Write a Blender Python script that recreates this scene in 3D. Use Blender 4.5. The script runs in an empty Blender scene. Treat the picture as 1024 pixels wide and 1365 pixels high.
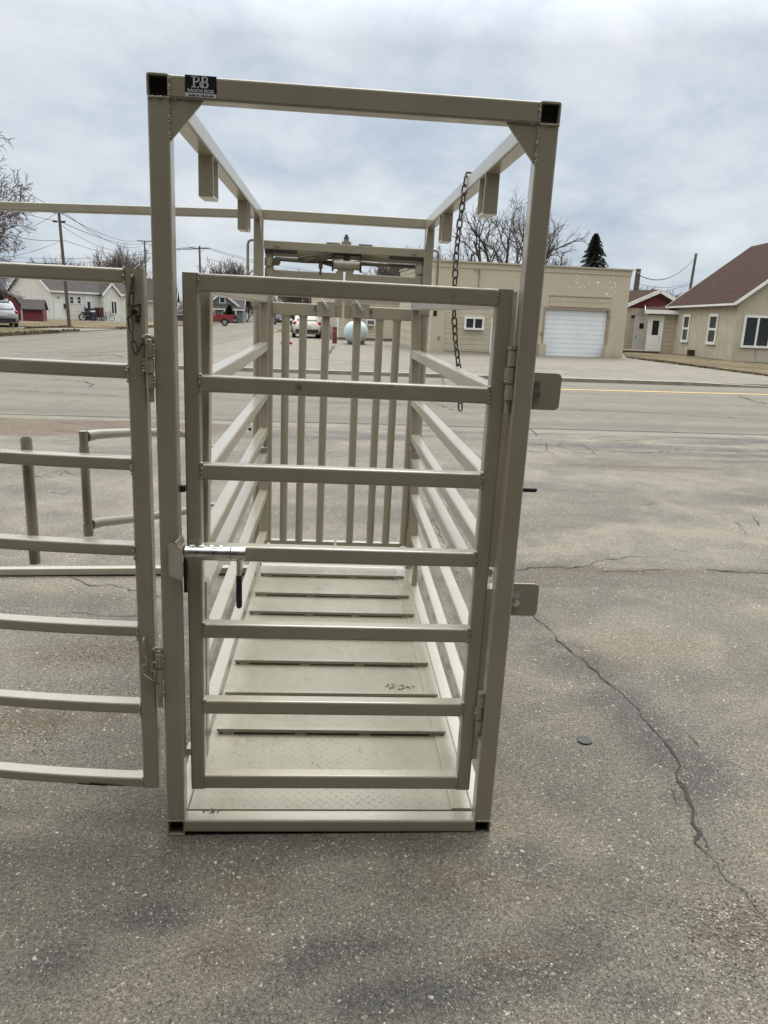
import bpy, bmesh, math, random
import numpy as np
from mathutils import Vector as V, Matrix, Quaternion
random.seed(7)
SC = bpy.context.scene
COL = SC.collection
PI = math.pi
def rad(a): return math.radians(a)

# ------------------------------------------------------------------ camera (solved from the frame of the chute)
CP = V((0.4462826737704997, -1.9437172600138506, 1.5296726539298469))
YAW, PITCH, ROLL, FPX = 0.07659009520411134, 0.2571765895183412, 0.050673751856979386, 999.6
fw = V((math.sin(YAW)*math.cos(PITCH), math.cos(YAW)*math.cos(PITCH), -math.sin(PITCH)))
rt = V((math.cos(YAW), -math.sin(YAW), 0)); up = rt.cross(fw)
rt, up = math.cos(ROLL)*rt+math.sin(ROLL)*up, -math.sin(ROLL)*rt+math.cos(ROLL)*up
# the chute does not stand quite level on the lot: world = TILT * chute coordinates
TILT = V((-.0125, .006, 1)).normalized().rotation_difference(V((0, 0, 1))).to_matrix()
CAM = TILT @ CP; FW = TILT @ fw; RT = TILT @ rt; UP = TILT @ up
cd = bpy.data.cameras.new('camera'); cam = bpy.data.objects.new('camera', cd); COL.objects.link(cam)
M3 = Matrix((RT, UP, -FW)).transposed()
cam.matrix_world = Matrix.Translation(CAM) @ M3.to_4x4()
cd.sensor_fit = 'VERTICAL'; cd.sensor_height = 24.0; cd.lens = 24.0*FPX/1365.0
cd.clip_start = .05; cd.clip_end = 3000
SC.camera = cam
def ray(px, py): return FW + RT*((px-512)/FPX) - UP*((py-682.5)/FPX)
def gp(px, py, z=0.0):                      # photo position -> point on level z
    d = ray(px, py); return CAM + d*((z-CAM.z)/d.z)
def at(px, py, y):                          # photo position -> point at distance y
    d = ray(px, py); return CAM + d*((y-CAM.y)/d.y)

# ------------------------------------------------------------------ object helpers
def tag(o, label=None, cat=None, group=None, kind=None):
    if label: o['label'] = label
    if cat: o['category'] = cat
    if group: o['group'] = group
    if kind: o['kind'] = kind
    return o
def empty(name, loc=(0, 0, 0), rz=0.0):
    o = bpy.data.objects.new(name, None); COL.objects.link(o)
    o.location = loc; o.rotation_euler = (0, 0, rz); o.empty_display_size = .2
    return o
class MB:
    def __init__(s): s.v = []; s.f = []; s.sm = []; s.mi = []
    def add(s, vs, fs, smooth=False, mi=0):
        b = len(s.v); s.v += [tuple(p) for p in vs]
        for f in fs: s.f.append(tuple(b+i for i in f)); s.sm.append(smooth); s.mi.append(mi)
        return s
    def box(s, a, b, mi=0):
        x0, y0, z0 = a; x1, y1, z1 = b
        vs = [(x0,y0,z0),(x1,y0,z0),(x1,y1,z0),(x0,y1,z0),(x0,y0,z1),(x1,y0,z1),(x1,y1,z1),(x0,y1,z1)]
        return s.add(vs, [(3,2,1,0),(4,5,6,7),(0,1,5,4),(1,2,6,5),(2,3,7,6),(3,0,4,7)], mi=mi)
    def bar(s, p0, p1, w, h, up=(0, 0, 1), mi=0):      # plain rectangular bar, w across, h along up
        p0 = V(p0); p1 = V(p1); d = (p1-p0).normalized(); u = V(up); u = (u-d*u.dot(d)).normalized(); q = d.cross(u)
        c = [(-w/2,-h/2),(w/2,-h/2),(w/2,h/2),(-w/2,h/2)]
        vs = [p0+q*a+u*b for a, b in c]+[p1+q*a+u*b for a, b in c]
        return s.add(vs, [(3,2,1,0),(4,5,6,7),(0,1,5,4),(1,2,6,5),(2,3,7,6),(3,0,4,7)], mi=mi)
    def tube(s, p0, p1, w=.0508, h=None, up=(0, 0, 1), r=.006, open0=False, open1=False, wall=.004, deep=.5):
        # square steel tube with rounded corners, either end may be open
        h = h or w; p0 = V(p0); p1 = V(p1); d = (p1-p0).normalized(); u = V(up); u = (u-d*u.dot(d)).normalized(); q = d.cross(u)
        def prof(w, h, r):
            o = []
            for cx, cy, a0 in ((w/2-r, h/2-r, 0), (-w/2+r, h/2-r, 90), (-w/2+r, -h/2+r, 180), (w/2-r, -h/2+r, 270)):
                for k in range(4):
                    a = rad(a0+30*k); o.append((cx+r*math.cos(a), cy+r*math.sin(a)))
            return o
        A = prof(w, h, r); n = len(A)
        R0 = [p0+q*a+u*b for a, b in A]; R1 = [p1+q*a+u*b for a, b in A]
        fs = [(i, (i+1) % n, n+(i+1) % n, n+i) for i in range(n)]
        if not open0: fs.append(tuple(range(n-1, -1, -1)))
        if not open1: fs.append(tuple(range(n, 2*n)))
        s.add(R0+R1, fs)
        B = prof(w-2*wall, h-2*wall, max(r-wall, .0015))
        for op, p, dd, sgn in ((open0, p0, d, 1), (open1, p1, -d, -1)):
            if not op: continue
            O = [p+q*a+u*b for a, b in A]; I = [p+q*a+u*b for a, b in B]; J = [p+dd*deep+q*a+u*b for a, b in B]
            f2 = [(i, n+i, n+(i+1) % n, (i+1) % n) for i in range(n)]+[(n+i, 2*n+i, 2*n+(i+1) % n, n+(i+1) % n) for i in range(n)]
            f2.append(tuple(range(2*n, 3*n)))
            if sgn < 0: f2 = [f[::-1] for f in f2]
            s.add(O+I+J, f2)
        return s
    def curve(s, pts, w, h, r=.006):                           # square tube bent in plan along pts
        pts = [V(p) for p in pts]; A = []
        for cx, cy, a0 in ((w/2-r, h/2-r, 0), (-w/2+r, h/2-r, 90), (-w/2+r, -h/2+r, 180), (w/2-r, -h/2+r, 270)):
            for k in range(4): a = rad(a0+30*k); A.append((cx+r*math.cos(a), cy+r*math.sin(a)))
        n = len(A); vs = []
        for i, p in enumerate(pts):
            d = (pts[min(i+1, len(pts)-1)]-pts[max(i-1, 0)]).normalized(); q = d.cross(V((0, 0, 1))).normalized(); u = q.cross(d)
            vs += [p+q*a+u*b for a, b in A]
        m_ = len(pts); fs = [(i*n+k, i*n+(k+1) % n, (i+1)*n+(k+1) % n, (i+1)*n+k) for i in range(m_-1) for k in range(n)]
        fs = [f[::-1] for f in fs]; fs += [tuple(range(n)), tuple(range((m_-1)*n, m_*n))[::-1]]
        return s.add(vs, fs)
    def cyl(s, p0, p1, r0, r1=None, n=14, caps=True, smooth=True):
        r1 = r0 if r1 is None else r1
        p0 = V(p0); p1 = V(p1); d = (p1-p0).normalized(); a = V((0, 0, 1)) if abs(d.z) < .9 else V((1, 0, 0))
        u = (a-d*a.dot(d)).normalized(); q = d.cross(u)
        cs = [(math.cos(2*PI*i/n), math.sin(2*PI*i/n)) for i in range(n)]
        s.add([p0+(u*a+q*b)*r0 for a, b in cs]+[p1+(u*a+q*b)*r1 for a, b in cs], [(i, (i+1) % n, n+(i+1) % n, n+i) for i in range(n)], smooth)
        if caps:
            s.add([p0+(u*a+q*b)*r0 for a, b in cs], [tuple(range(n-1, -1, -1))]); s.add([p1+(u*a+q*b)*r1 for a, b in cs], [tuple(range(n))])
        return s
    def path(s, pts, rr, n=10, closed=False, caps=True):       # round tube along a polyline, rr a radius or list
        pts = [V(p) for p in pts]; m = len(pts); rr = rr if isinstance(rr, (list, tuple)) else [rr]*m
        vs = []; nrm = None
        for i, p in enumerate(pts):
            a = pts[(i-1) % m] if (closed or i > 0) else p; b = pts[(i+1) % m] if (closed or i < m-1) else p
            d = (b-a).normalized()
            if nrm is None:
                t = V((0, 0, 1)) if abs(d.z) < .9 else V((1, 0, 0)); nrm = t-d*t.dot(d)
            else: nrm = nrm-d*nrm.dot(d)
            if nrm.length < 1e-6: nrm = d.orthogonal()
            nrm.normalize(); q = d.cross(nrm)
            vs += [p+(nrm*math.cos(2*PI*k/n)+q*math.sin(2*PI*k/n))*rr[i] for k in range(n)]
        fs = []
        for i in range(m if closed else m-1):
            j = (i+1) % m
            fs += [(i*n+k, i*n+(k+1) % n, j*n+(k+1) % n, j*n+k) for k in range(n)]
        s.add(vs, fs, True)
        if caps and not closed:
            s.add(vs[:n], [tuple(range(n-1, -1, -1))]); s.add(vs[-n:], [tuple(range(n))])
        return s
    def ball(s, c, r, sc=(1, 1, 1), n=10, m=6):
        c = V(c); vs = []; fs = []
        for i in range(m+1):
            t = PI*i/m
            for k in range(n):
                a = 2*PI*k/n; vs.append(c+V((r*sc[0]*math.sin(t)*math.cos(a), r*sc[1]*math.sin(t)*math.sin(a), r*sc[2]*math.cos(t))))
        for i in range(m):
            for k in range(n): fs.append((i*n+k, (i+1)*n+k, (i+1)*n+(k+1) % n, i*n+(k+1) % n))
        return s.add(vs, fs, True)
    def prism(s, poly, d, mi=0, flip=False):                   # polygon of 3D points pushed along d
        n = len(poly); d = V(d); A = [V(p) for p in poly]; B = [p+d for p in A]
        fs = [tuple(range(n-1, -1, -1)), tuple(range(n, 2*n))]+[(i, (i+1) % n, n+(i+1) % n, n+i) for i in range(n)]
        if flip: fs = [f[::-1] for f in fs]
        return s.add(A+B, fs, mi=mi)
    def weld(s, p0, p1, r=.004, step=.008, off=(0, 0, 0), rng=random.Random(3)):   # a row of small weld beads
        p0 = V(p0); p1 = V(p1); L = (p1-p0).length; k = max(2, int(L/(step*.62)))
        for i in range(k+1):
            p = p0.lerp(p1, i/k)+V(off)+V((rng.uniform(-1, 1), rng.uniform(-1, 1), rng.uniform(-1, 1)))*r*.30
            s.ball(p, r*rng.uniform(.45, .95), n=6, m=4)
        return s
    def build(s, name, mat, parent=None, loc=None):
        me = bpy.data.meshes.new(name); me.from_pydata(s.v, [], s.f)
        me.polygons.foreach_set('use_smooth', s.sm); me.polygons.foreach_set('material_index', s.mi)
        for m in (mat if isinstance(mat, (list, tuple)) else [mat]): me.materials.append(m)
        me.update()
        o = bpy.data.objects.new(name, me); COL.objects.link(o)
        if parent is not None: o.parent = parent
        if loc is not None: o.location = loc
        return o
def kids(o): return [c for c in COL.objects if c.parent == o]
def copy_tree(o, parent=None):
    c = o.copy(); COL.objects.link(c)
    if parent is not None: c.parent = parent
    for k in list(o.children): copy_tree(k, c)
    return c

# ------------------------------------------------------------------ materials
def new_mat(name):
    m = bpy.data.materials.new(name); m.use_nodes = True; nt = m.node_tree
    return m, nt, nt.nodes['Principled BSDF']
def N(nt, t, **k):
    n = nt.nodes.new(t)
    for a, b in k.items():
        if a in n.inputs: n.inputs[a].default_value = b
        else: setattr(n, a, b)
    return n
def c4(c): return (c[0], c[1], c[2], 1)
def noise(nt, scale, detail=4, rough=.55, vec=None, dist=0.0):
    n = N(nt, 'ShaderNodeTexNoise'); n.inputs['Scale'].default_value = scale; n.inputs['Detail'].default_value = detail
    n.inputs['Roughness'].default_value = rough; n.inputs['Distortion'].default_value = dist
    if vec is not None: nt.links.new(vec, n.inputs['Vector'])
    return n.outputs['Fac']
def ramp(nt, fac, stops, interp='LINEAR'):
    r = N(nt, 'ShaderNodeValToRGB'); r.color_ramp.interpolation = interp
    e = r.color_ramp.elements
    while len(e) < len(stops): e.new(.5)
    for i, (p, c) in enumerate(stops):
        e[i].position = p; e[i].color = c4(c) if not isinstance(c, (int, float)) else (c, c, c, 1)
    nt.links.new(fac, r.inputs['Fac']); return r.outputs['Color']
def mix(nt, fac, a, b, mode='MIX'):
    n = N(nt, 'ShaderNodeMix', data_type='RGBA', blend_type=mode)
    for i, v in ((0, fac), (6, a), (7, b)):
        if isinstance(v, (int, float)): n.inputs[i].default_value = v
        elif isinstance(v, (tuple, list)): n.inputs[i].default_value = c4(v)
        else: nt.links.new(v, n.inputs[i])
    return n.outputs[2]
def math_(nt, op, a, b=None, c=None):
    n = N(nt, 'ShaderNodeMath', operation=op)
    for i, v in enumerate((a, b, c)):
        if v is None: continue
        if isinstance(v, (int, float)): n.inputs[i].default_value = v
        else: nt.links.new(v, n.inputs[i])
    return n.outputs[0]
def objvec(nt, scale=None):
    t = N(nt, 'ShaderNodeTexCoord').outputs['Object']
    if scale is None: return t
    mp = N(nt, 'ShaderNodeMapping'); mp.inputs['Scale'].default_value = scale; nt.links.new(t, mp.inputs['Vector']); return mp.outputs[0]
def bump(nt, b, h, dist=.002, strength=.5):
    n = N(nt, 'ShaderNodeBump'); n.inputs['Strength'].default_value = strength; n.inputs['Distance'].default_value = dist
    nt.links.new(h, n.inputs['Height']); nt.links.new(n.outputs[0], b.inputs['Normal'])
def simple(name, col, rough=.6, metal=0.0, var=.12, scale=3.0, spec=.5, bumpd=0.0, bscale=60, stretch=None):
    m, nt, b = new_mat(name); v = objvec(nt, stretch)
    f = noise(nt, scale, 5, .6, v)
    lo = [c*(1-var) for c in col]; hi = [min(1, c*(1+var)) for c in col]
    nt.links.new(ramp(nt, f, [(.3, lo), (.7, hi)]), b.inputs['Base Color'])
    b.inputs['Roughness'].default_value = rough; b.inputs['Metallic'].default_value = metal; b.inputs['Specular IOR Level'].default_value = spec
    if bumpd: bump(nt, b, noise(nt, bscale, 3, .6, v), bumpd)
    return m
# ------------------------------------------------------------------ materials of the chute
def paint(name, base=(.322, .294, .222), rough=.34, wear=.0, dust=True):
    m, nt, b = new_mat(name); v = objvec(nt)
    f = noise(nt, 2.2, 5, .6, v)
    c = ramp(nt, f, [(.3, [x*.92 for x in base]), (.7, [x*1.08 for x in base])])
    g = ramp(nt, noise(nt, 46, 3, .7, v), [(.66, 0.0), (.71, 1.0)])       # small chips and scuffs in the paint
    h = ramp(nt, noise(nt, 1.7, 3, .6, v), [(.48, 0.0), (.62, .8)])
    c = mix(nt, mix(nt, 1.0, g, h, 'MULTIPLY'), c, (.085, .062, .040))
    c = mix(nt, ramp(nt, noise(nt, 6.0, 5, .65, objvec(nt, (2.2, 2.2, .35))), [(.45, 0.0), (.75, .30)]), c, [x*.70 for x in base])   # runs and grime
    c = mix(nt, ramp(nt, noise(nt, 90, 4, .75, v), [(.62, 0.0), (.70, .35)]), c, [x*1.3 for x in base])
    if wear:                                                              # dusty film that hoof traffic leaves
        w = ramp(nt, noise(nt, 5.5, 6, .65, v), [(.40, 0.0), (.75, wear)])
        c = mix(nt, w, c, (.33, .30, .235))
    nt.links.new(c, b.inputs['Base Color'])
    r = N(nt, 'ShaderNodeMapRange'); nt.links.new(noise(nt, 9, 4, .6, v), r.inputs[0]); r.inputs[3].default_value = rough-.07; r.inputs[4].default_value = rough+.12
    nt.links.new(r.outputs[0], b.inputs['Roughness']); b.inputs['Specular IOR Level'].default_value = .5; b.inputs['Coat Weight'].default_value = .85; b.inputs['Coat Roughness'].default_value = .20
    bump(nt, b, noise(nt, 160, 3, .6, v), .0006, .35)
    return m
TAN = paint('tan_enamel')
# tread plate: raised lozenges in two alternating directions
TREAD, nt, b = new_mat('tread_plate_enamel'); v = objvec(nt)
sx = N(nt, 'ShaderNodeSeparateXYZ'); nt.links.new(v, sx.inputs[0])
u_ = math_(nt, 'MULTIPLY', math_(nt, 'ADD', sx.outputs[0], sx.outputs[1]), 30.0)
w_ = math_(nt, 'MULTIPLY', math_(nt, 'SUBTRACT', sx.outputs[0], sx.outputs[1]), 30.0)
fu = math_(nt, 'SUBTRACT', math_(nt, 'FRACT', u_), .5); fv = math_(nt, 'SUBTRACT', math_(nt, 'FRACT', w_), .5)
par = math_(nt, 'MODULO', math_(nt, 'ADD', math_(nt, 'FLOOR', math_(nt, 'ADD', u_, 400.0)), math_(nt, 'FLOOR', math_(nt, 'ADD', w_, 400.0))), 2.0)
def q2(a, k): return math_(nt, 'MULTIPLY', math_(nt, 'MULTIPLY', a, a), k)
d1 = math_(nt, 'ADD', q2(fu, 4.6), q2(fv, 55.0)); d2 = math_(nt, 'ADD', q2(fu, 55.0), q2(fv, 4.6))
dd = math_(nt, 'ADD', math_(nt, 'MULTIPLY', d1, par), math_(nt, 'MULTIPLY', d2, math_(nt, 'SUBTRACT', 1.0, par)))
hgt = math_(nt, 'MAXIMUM', math_(nt, 'SUBTRACT', 1.0, dd), 0.0)
base = ramp(nt, noise(nt, 2.0, 6, .62, v), [(.3, (.268, .250, .192)), (.7, (.322, .303, .235))])
base = mix(nt, math_(nt, 'MULTIPLY', hgt, .25), base, (.33, .30, .235))
scuff = ramp(nt, noise(nt, 26, 5, .72, v), [(.60, 0.0), (.68, .8)])
where = ramp(nt, noise(nt, 2.6, 3, .5, v), [(.50, 0.0), (.64, 1.0)])
base = mix(nt, mix(nt, 1.0, scuff, where, 'MULTIPLY'), base, (.075, .06, .045))
mud = ramp(nt, noise(nt, 5.0, 7, .75, v, .8), [(.48, 0.0), (.72, .55)])
base = mix(nt, mud, base, (.215, .19, .14))
mp2 = N(nt, 'ShaderNodeMapping'); mp2.inputs['Scale'].default_value = (1.0, .35, 1); mp2.inputs['Rotation'].default_value = (0, 0, .5); nt.links.new(v, mp2.inputs['Vector'])
smear = ramp(nt, noise(nt, 42, 5, .8, mp2.outputs[0]), [(.56, 0.0), (.66, .6)])
base = mix(nt, mix(nt, 1.0, smear, ramp(nt, noise(nt, 1.9, 4, .6, v), [(.46, 0.0), (.66, 1.0)]), 'MULTIPLY'), base, (.13, .105, .075))
# grime swept up against each cleat
gy_ = math_(nt, 'ABSOLUTE', math_(nt, 'SUBTRACT', math_(nt, 'FRACT', math_(nt, 'DIVIDE', math_(nt, 'ADD', sx.outputs[1], -.340), .2765)), .5))
gr_ = math_(nt, 'MULTIPLY', ramp(nt, gy_, [(.0, 1.0), (.13, 0.0)]), ramp(nt, noise(nt, 9, 5, .75, v), [(.42, 0.0), (.72, .75)]))
base = mix(nt, gr_, base, (.12, .10, .07))
nt.links.new(base, b.inputs['Base Color'])
nt.links.new(ramp(nt, noise(nt, 4.0, 5, .6, v), [(.3, .27), (.7, .50)]), b.inputs['Roughness'])
bump(nt, b, hgt, .0020, .62)
DARK = simple('shade_plug_black', (.012, .012, .012), .7)
RUB = simple('black_rubber', (.012, .012, .014), .45, bumpd=.0004, bscale=300)
ZINC, nt, b = new_mat('zinc_plated_steel'); v = objvec(nt)
nt.links.new(ramp(nt, noise(nt, 30, 5, .6, v), [(.3, (.50, .50, .49)), (.7, (.72, .72, .71))]), b.inputs['Base Color'])
b.inputs['Metallic'].default_value = 1.0
nt.links.new(ramp(nt, noise(nt, 55, 4, .6, v), [(.3, .22), (.7, .45)]), b.inputs['Roughness'])
CHAIN = simple('dull_chain_steel', (.115, .105, .095), .48, .75, .35, 60)
WIRE = simple('bright_pin_wire', (.62, .62, .60), .3, 1.0, .1, 40)
RODM = simple('painted_rod_with_grease', (.085, .075, .055), .4, 0, .35, 18)
DECB = simple('decal_black', (.010, .010, .014), .4)
DECW = simple('decal_silver', (.60, .62, .62), .45)
INK = simple('black_marker_ink', (.018, .016, .024), .6)
REDP = simple('red_cap', (.20, .02, .02), .5)

# ------------------------------------------------------------------ the chute
W, H, L, T = .97, 2.0362, 2.33, .0508
root = empty('livestock_chute', (0, 0, .002))
root.rotation_mode = 'QUATERNION'; root.rotation_quaternion = TILT.to_quaternion()
tag(root, 'long tan steel livestock chute with a barred gate, standing open topped on the asphalt', 'cattle chute')
h2 = T/2
def tb(name, p0, p1, parent=root, **k):
    return MB().tube(p0, p1, **k).build(name, TAN, parent)
# side rails at top and floor run the whole length, their front ends are open
for x in (h2, W-h2):
    m = MB().tube((x, 0, H-h2), (x, L, H-h2), open0=True, open1=True)
    sx_ = x-h2 if x > .5 else x+h2
    m.weld((sx_, -.001, H-.004), (sx_, -.001, H-T+.002), .0035); m.weld((x-h2+.003, -.001, H-T), (x+h2-.003, -.001, H-T), .0035)
    tr = m.build('top_rail', TAN, root)
    tub = MB().box((x-h2+.0042, .018, H-T+.0042), (x+h2-.0042, .06, H-.0042)).build('tube_shade_plug', DARK, tr)  # black plug in place of the shade inside the open tube end
    ys = ((.66, .775), (1.655, 1.765))
    for (ya, yb) in ys:          # strap bent into a U under the rail
        m = MB(); zb = H-T-.122; t = .006; xa, xb = x-.023, x+.023
        prof = [(ya, H-T), (ya, zb), (yb, zb), (yb, H-T), (yb-t, H-T), (yb-t, zb+t), (ya+t, zb+t), (ya+t, H-T)]
        A = [(xa, y, z) for y, z in prof]; B = [(xb, y, z) for y, z in prof]; n = 8
        m.add(A+B, [(0,1,6,7),(1,2,5,6),(2,3,4,5)][::1]); m.add(A+B, [(8+7,8+6,8+1,8+0),(8+6,8+5,8+2,8+1),(8+5,8+4,8+3,8+2)])
        m.add(A+B, [(i, 8+i, 8+(i+1) % 8, (i+1) % 8) for i in range(8)])
        m.build('hanger_strap', TAN, tr)
for x in (h2, W-h2):
    m = MB().tube((x, 0, h2), (x, L, h2), open0=True, open1=True)
    m.weld((x-h2+.002, -.001, T), (x+h2-.002, -.001, T), .0035)
    fr = m.build('floor_rail', TAN, root)
    MB().box((x-h2+.0042, .034, .0042), (x+h2-.0042, .07, T-.0042)).build('tube_shade_plug', DARK, fr)  # same black plug, painting the floor rail's hollow end as dark
    tb('corner_post', (x, h2, T), (x, h2, H-T), up=(0, 1, 0))
tb('top_bar', (T, h2, H-h2), (W-T, h2, H-h2))
m = MB().tube((T, h2, h2+.005), (W-T, h2, h2+.005), T, T-.010); m.build('sill_bar', TAN, root)
for s, x in ((1, T), (-1, W-T)):
    m = MB(); z0 = H-T
    m.prism([(x, .004, z0), (x+s*.078, .004, z0), (x, .004, z0-.09)], (0, .007, 0), flip=(s > 0))
    m.weld((x-s*.001, .003, z0-.004), (x-s*.001, .003, z0-.088), .004, .009); m.weld((x+s*.006, .003, z0), (x+s*.05, .003, z0), .0028, .009)
    m.build('gusset_plate', TAN, root)
    m = MB(); m.prism([(x-s*.006-.003, L-.03, H-T), (x-s*.006-.003, L-.10, H-T), (x-s*.006-.003, L-.03, H-T-.12)], (.006, 0, 0)); m.build('gusset_plate', TAN, root)
# maker's decal on the top bar
dz = H-.0225
dec = MB().box((.0875, -.0012, H-.0455), (.1590, .001, H+.0003)).build('decal', DECB, root)
MB().box((.0880, -.0018, H-.0455), (.1585, -.0011, H-.0368)).build('decal_strip', DECW, dec)
def text(body, size, loc, mat, parent, name='lettering', xs=1.0, bold=.0):
    cu = bpy.data.curves.new(name, 'FONT'); cu.body = body; cu.size = size; cu.align_x = 'CENTER'; cu.extrude = .0003; cu.offset = bold
    tmp = bpy.data.objects.new(name, cu); COL.objects.link(tmp)
    bpy.context.view_layer.update()
    me = bpy.data.meshes.new_from_object(tmp.evaluated_get(bpy.context.evaluated_depsgraph_get()))
    COL.objects.unlink(tmp); bpy.data.objects.remove(tmp)
    me.materials.clear(); me.materials.append(mat)
    o = bpy.data.objects.new(name, me); COL.objects.link(o); o.parent = parent
    o.location = loc; o.rotation_euler = (PI/2, 0, 0); o.scale = (xs, 1, 1)
    return o
text('RANCH BOSS', .0098, (.1232, -.0016, H-.0350), DECW, dec, xs=1.02, bold=.00022)
text('Norfolk, NE   402-371-1400', .0046, (.1232, -.0022, H-.0430), DECB, dec, xs=1.08, bold=.0001)
# the monogram: slab serif R and a bold B, set overlapping
mm = MB(); y0, y1 = -.0019, -.0010; zt = H-.0012; zb = H-.0255
def blk(x0, z0, x1, z1): mm.box((x0, y0, z0), (x1, y1, z1))
blk(.1060, zb, .1100, zt); blk(.1020, zb, .1130, zb+.0028); blk(.1020, zt-.0028, .1125, zt)
def arc(cx, cz, r0, r1, a0, a1, n=14):
    for k in range(n):
        a = rad(a0+(a1-a0)*k/n); c = rad(a0+(a1-a0)*(k+1)/n)
        mm.prism([(cx+r0*math.cos(a), y1, cz+r0*math.sin(a)), (cx+r1*math.cos(a), y1, cz+r1*math.sin(a)), (cx+r1*math.cos(c), y1, cz+r1*math.sin(c)), (cx+r0*math.cos(c), y1, cz+r0*math.sin(c))], (0, y0-y1, 0))
blk(.1100, zt-.0028, .1140, zt); blk(.1100, zt-.0135, .1150, zt-.0110); arc(.1140, zt-.0068, .0035, .0066, -80, 60)
blk(.1155, zb, .1190, zb+.0030)
blk(.1255, zb, .1300, zt); blk(.1280, zt-.0026, .1330, zt); blk(.1250, zt-.0132, .1330, zt-.0105); blk(.1280, zb, .1330, zb+.0028)
arc(.1330, zt-.0064, .0035, .0066, -90, 90); arc(.1335, zb+.0070, .0040, .0074, -90, 90); arc(.1275, zb+.0070, .0040, .0072, 90, 250)
mm.build('monogram', DECW, dec)

# floor: tread plate with bars across to hold the hooves
fp = MB().box((T+.002, T+.002, .030), (W-T-.002, L-.01, T+.001)).build('floor_plate', TREAD, root)
m = MB(); m.box((W-T-.062, T+.004, T+.001), (W-T-.002, L-.01, T+.0045)); m.build('floor_edge_strip', TAN, fp)
rng = random.Random(11)
for y in (2.136, 1.831, 1.574, 1.30, 1.027, .746, .478):
    m = MB(); xa, xb = .072+rng.uniform(-.006, .006), .895+rng.uniform(-.01, .01); k = rng.uniform(-.004, .004)
    m.bar((xa, y, T+.0165), (xb, y+k, T+.0165), .014, .011)
    n = int((xb-xa)/.011)
    for i in range(n):                                   # ribs of the bar
        x = xa+.005+i*.011; m.box((x-.0028, y-.0085+k*i/n, T+.012), (x+.0028, y+.0085+k*i/n, T+.0235))
    m.box((xa+.004, y+.002, T+.0008), (xb-.004, y+.0065, T+.0115))         # web set back under the lip
    for q in (.05, .36, .64, .95):                       # short welds in front of it
        x = xa+(xb-xa)*q; m.box((x-.020, y-.009, T+.001), (x+.020, y+.002, T+.0095))
    m.build('floor_cleat', TAN, fp)
# mud and droppings left on the plate
for (px, py, r, c) in ((533, 917, .03, 0), (525, 915, .022, 0), (540, 916, .018, 0), (283, 1081, .014, 0)):
    pt = TILT.inverted() @ gp(px, py, T); m = MB()
    for j in range(11):
        cx_, cy_ = pt.x+rng.gauss(0, r*.75), pt.y+rng.gauss(0, r*.45); q = rng.uniform(.0012, .0042)
        a = [(cx_+q*rng.uniform(.5, 1.4)*math.cos(i*PI/4), cy_+q*rng.uniform(.5, 1.4)*math.sin(i*PI/4), T+.0012) for i in range(8)]
        m.prism(a, (0, 0, rng.uniform(.001, .004)))
    m.build('mud_spot', simple('dried_mud', (.115, .092, .06), .85, bumpd=.002, bscale=90), fp)

# side panels, an upper and a lower one each side
def panel(name, side, xn, xf, zs, ztop, zbot, yn, yf):
    # xn, xf: (x at ztop, x at zbot) of the tube centre at the near and the far end
    def X(y, z):
        a = (y-yn)/(yf-yn); b = (ztop-z)/(ztop-zbot)
        return (xn[0]*(1-a)+xf[0]*a)*(1-b)+(xn[1]*(1-a)+xf[1]*a)*b
    p = empty(name)
    for y in (yn, yf):
        MB().tube((X(y, zbot), y, zbot), (X(y, ztop), y, ztop), .048, up=(0, 1, 0)).build('stile', TAN, p)
    p.parent = root
    for k, z in enumerate(zs):
        zc = z-.0225 if z < ztop-.01 else z-.0225
        ya, yb = yn+.024, yf-.024
        mm = MB().tube((X(ya, zc), ya, zc), (X(yb, zc), yb, zc), .046)
        for y in (ya, yb):
            for q in (-1, 1): mm.weld((X(y, zc)+q*.023, y, zc-.018), (X(y, zc)+q*.023, y, zc+.018), .003, .009)
        mm.build('rail', TAN, p)
    return p
YN, YF = .115, 2.285
panel('side_panel', -1, (.104, .088), (.066, .070), (1.602, 1.350, 1.090, .884), 1.602, .836, YN, YF)
panel('side_panel', -1, (.084, .080), (.070, .073), (.742, .526, .281), .768, .205, YN, YF)
panel('side_panel', 1, (.905, .922), (.886, .925), (1.602, 1.346, 1.086, .880), 1.602, .836, YN, YF)
panel('side_panel', 1, (.922, .935), (.930, .958), (.740, .530, .281), .768, .205, YN, YF)
# lugs and pins that hang the panels on the posts
for x in (.052, .918):
    for y in (.16, 2.24):
        for z in (.80, .19):
            m = MB(); m.box((x-.02, y-.02, z-.010), (x+.02, y+.02, z+.012)); m.cyl((x, y, z-.045), (x, y, z+.05), .008); m.build('panel_lug', TAN, root)
for y in (.33, 2.05):
    for x in (h2, W-h2): tb('panel_stay', (x, y, T), (x, y, .20), w=.03, up=(0, 1, 0))

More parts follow.
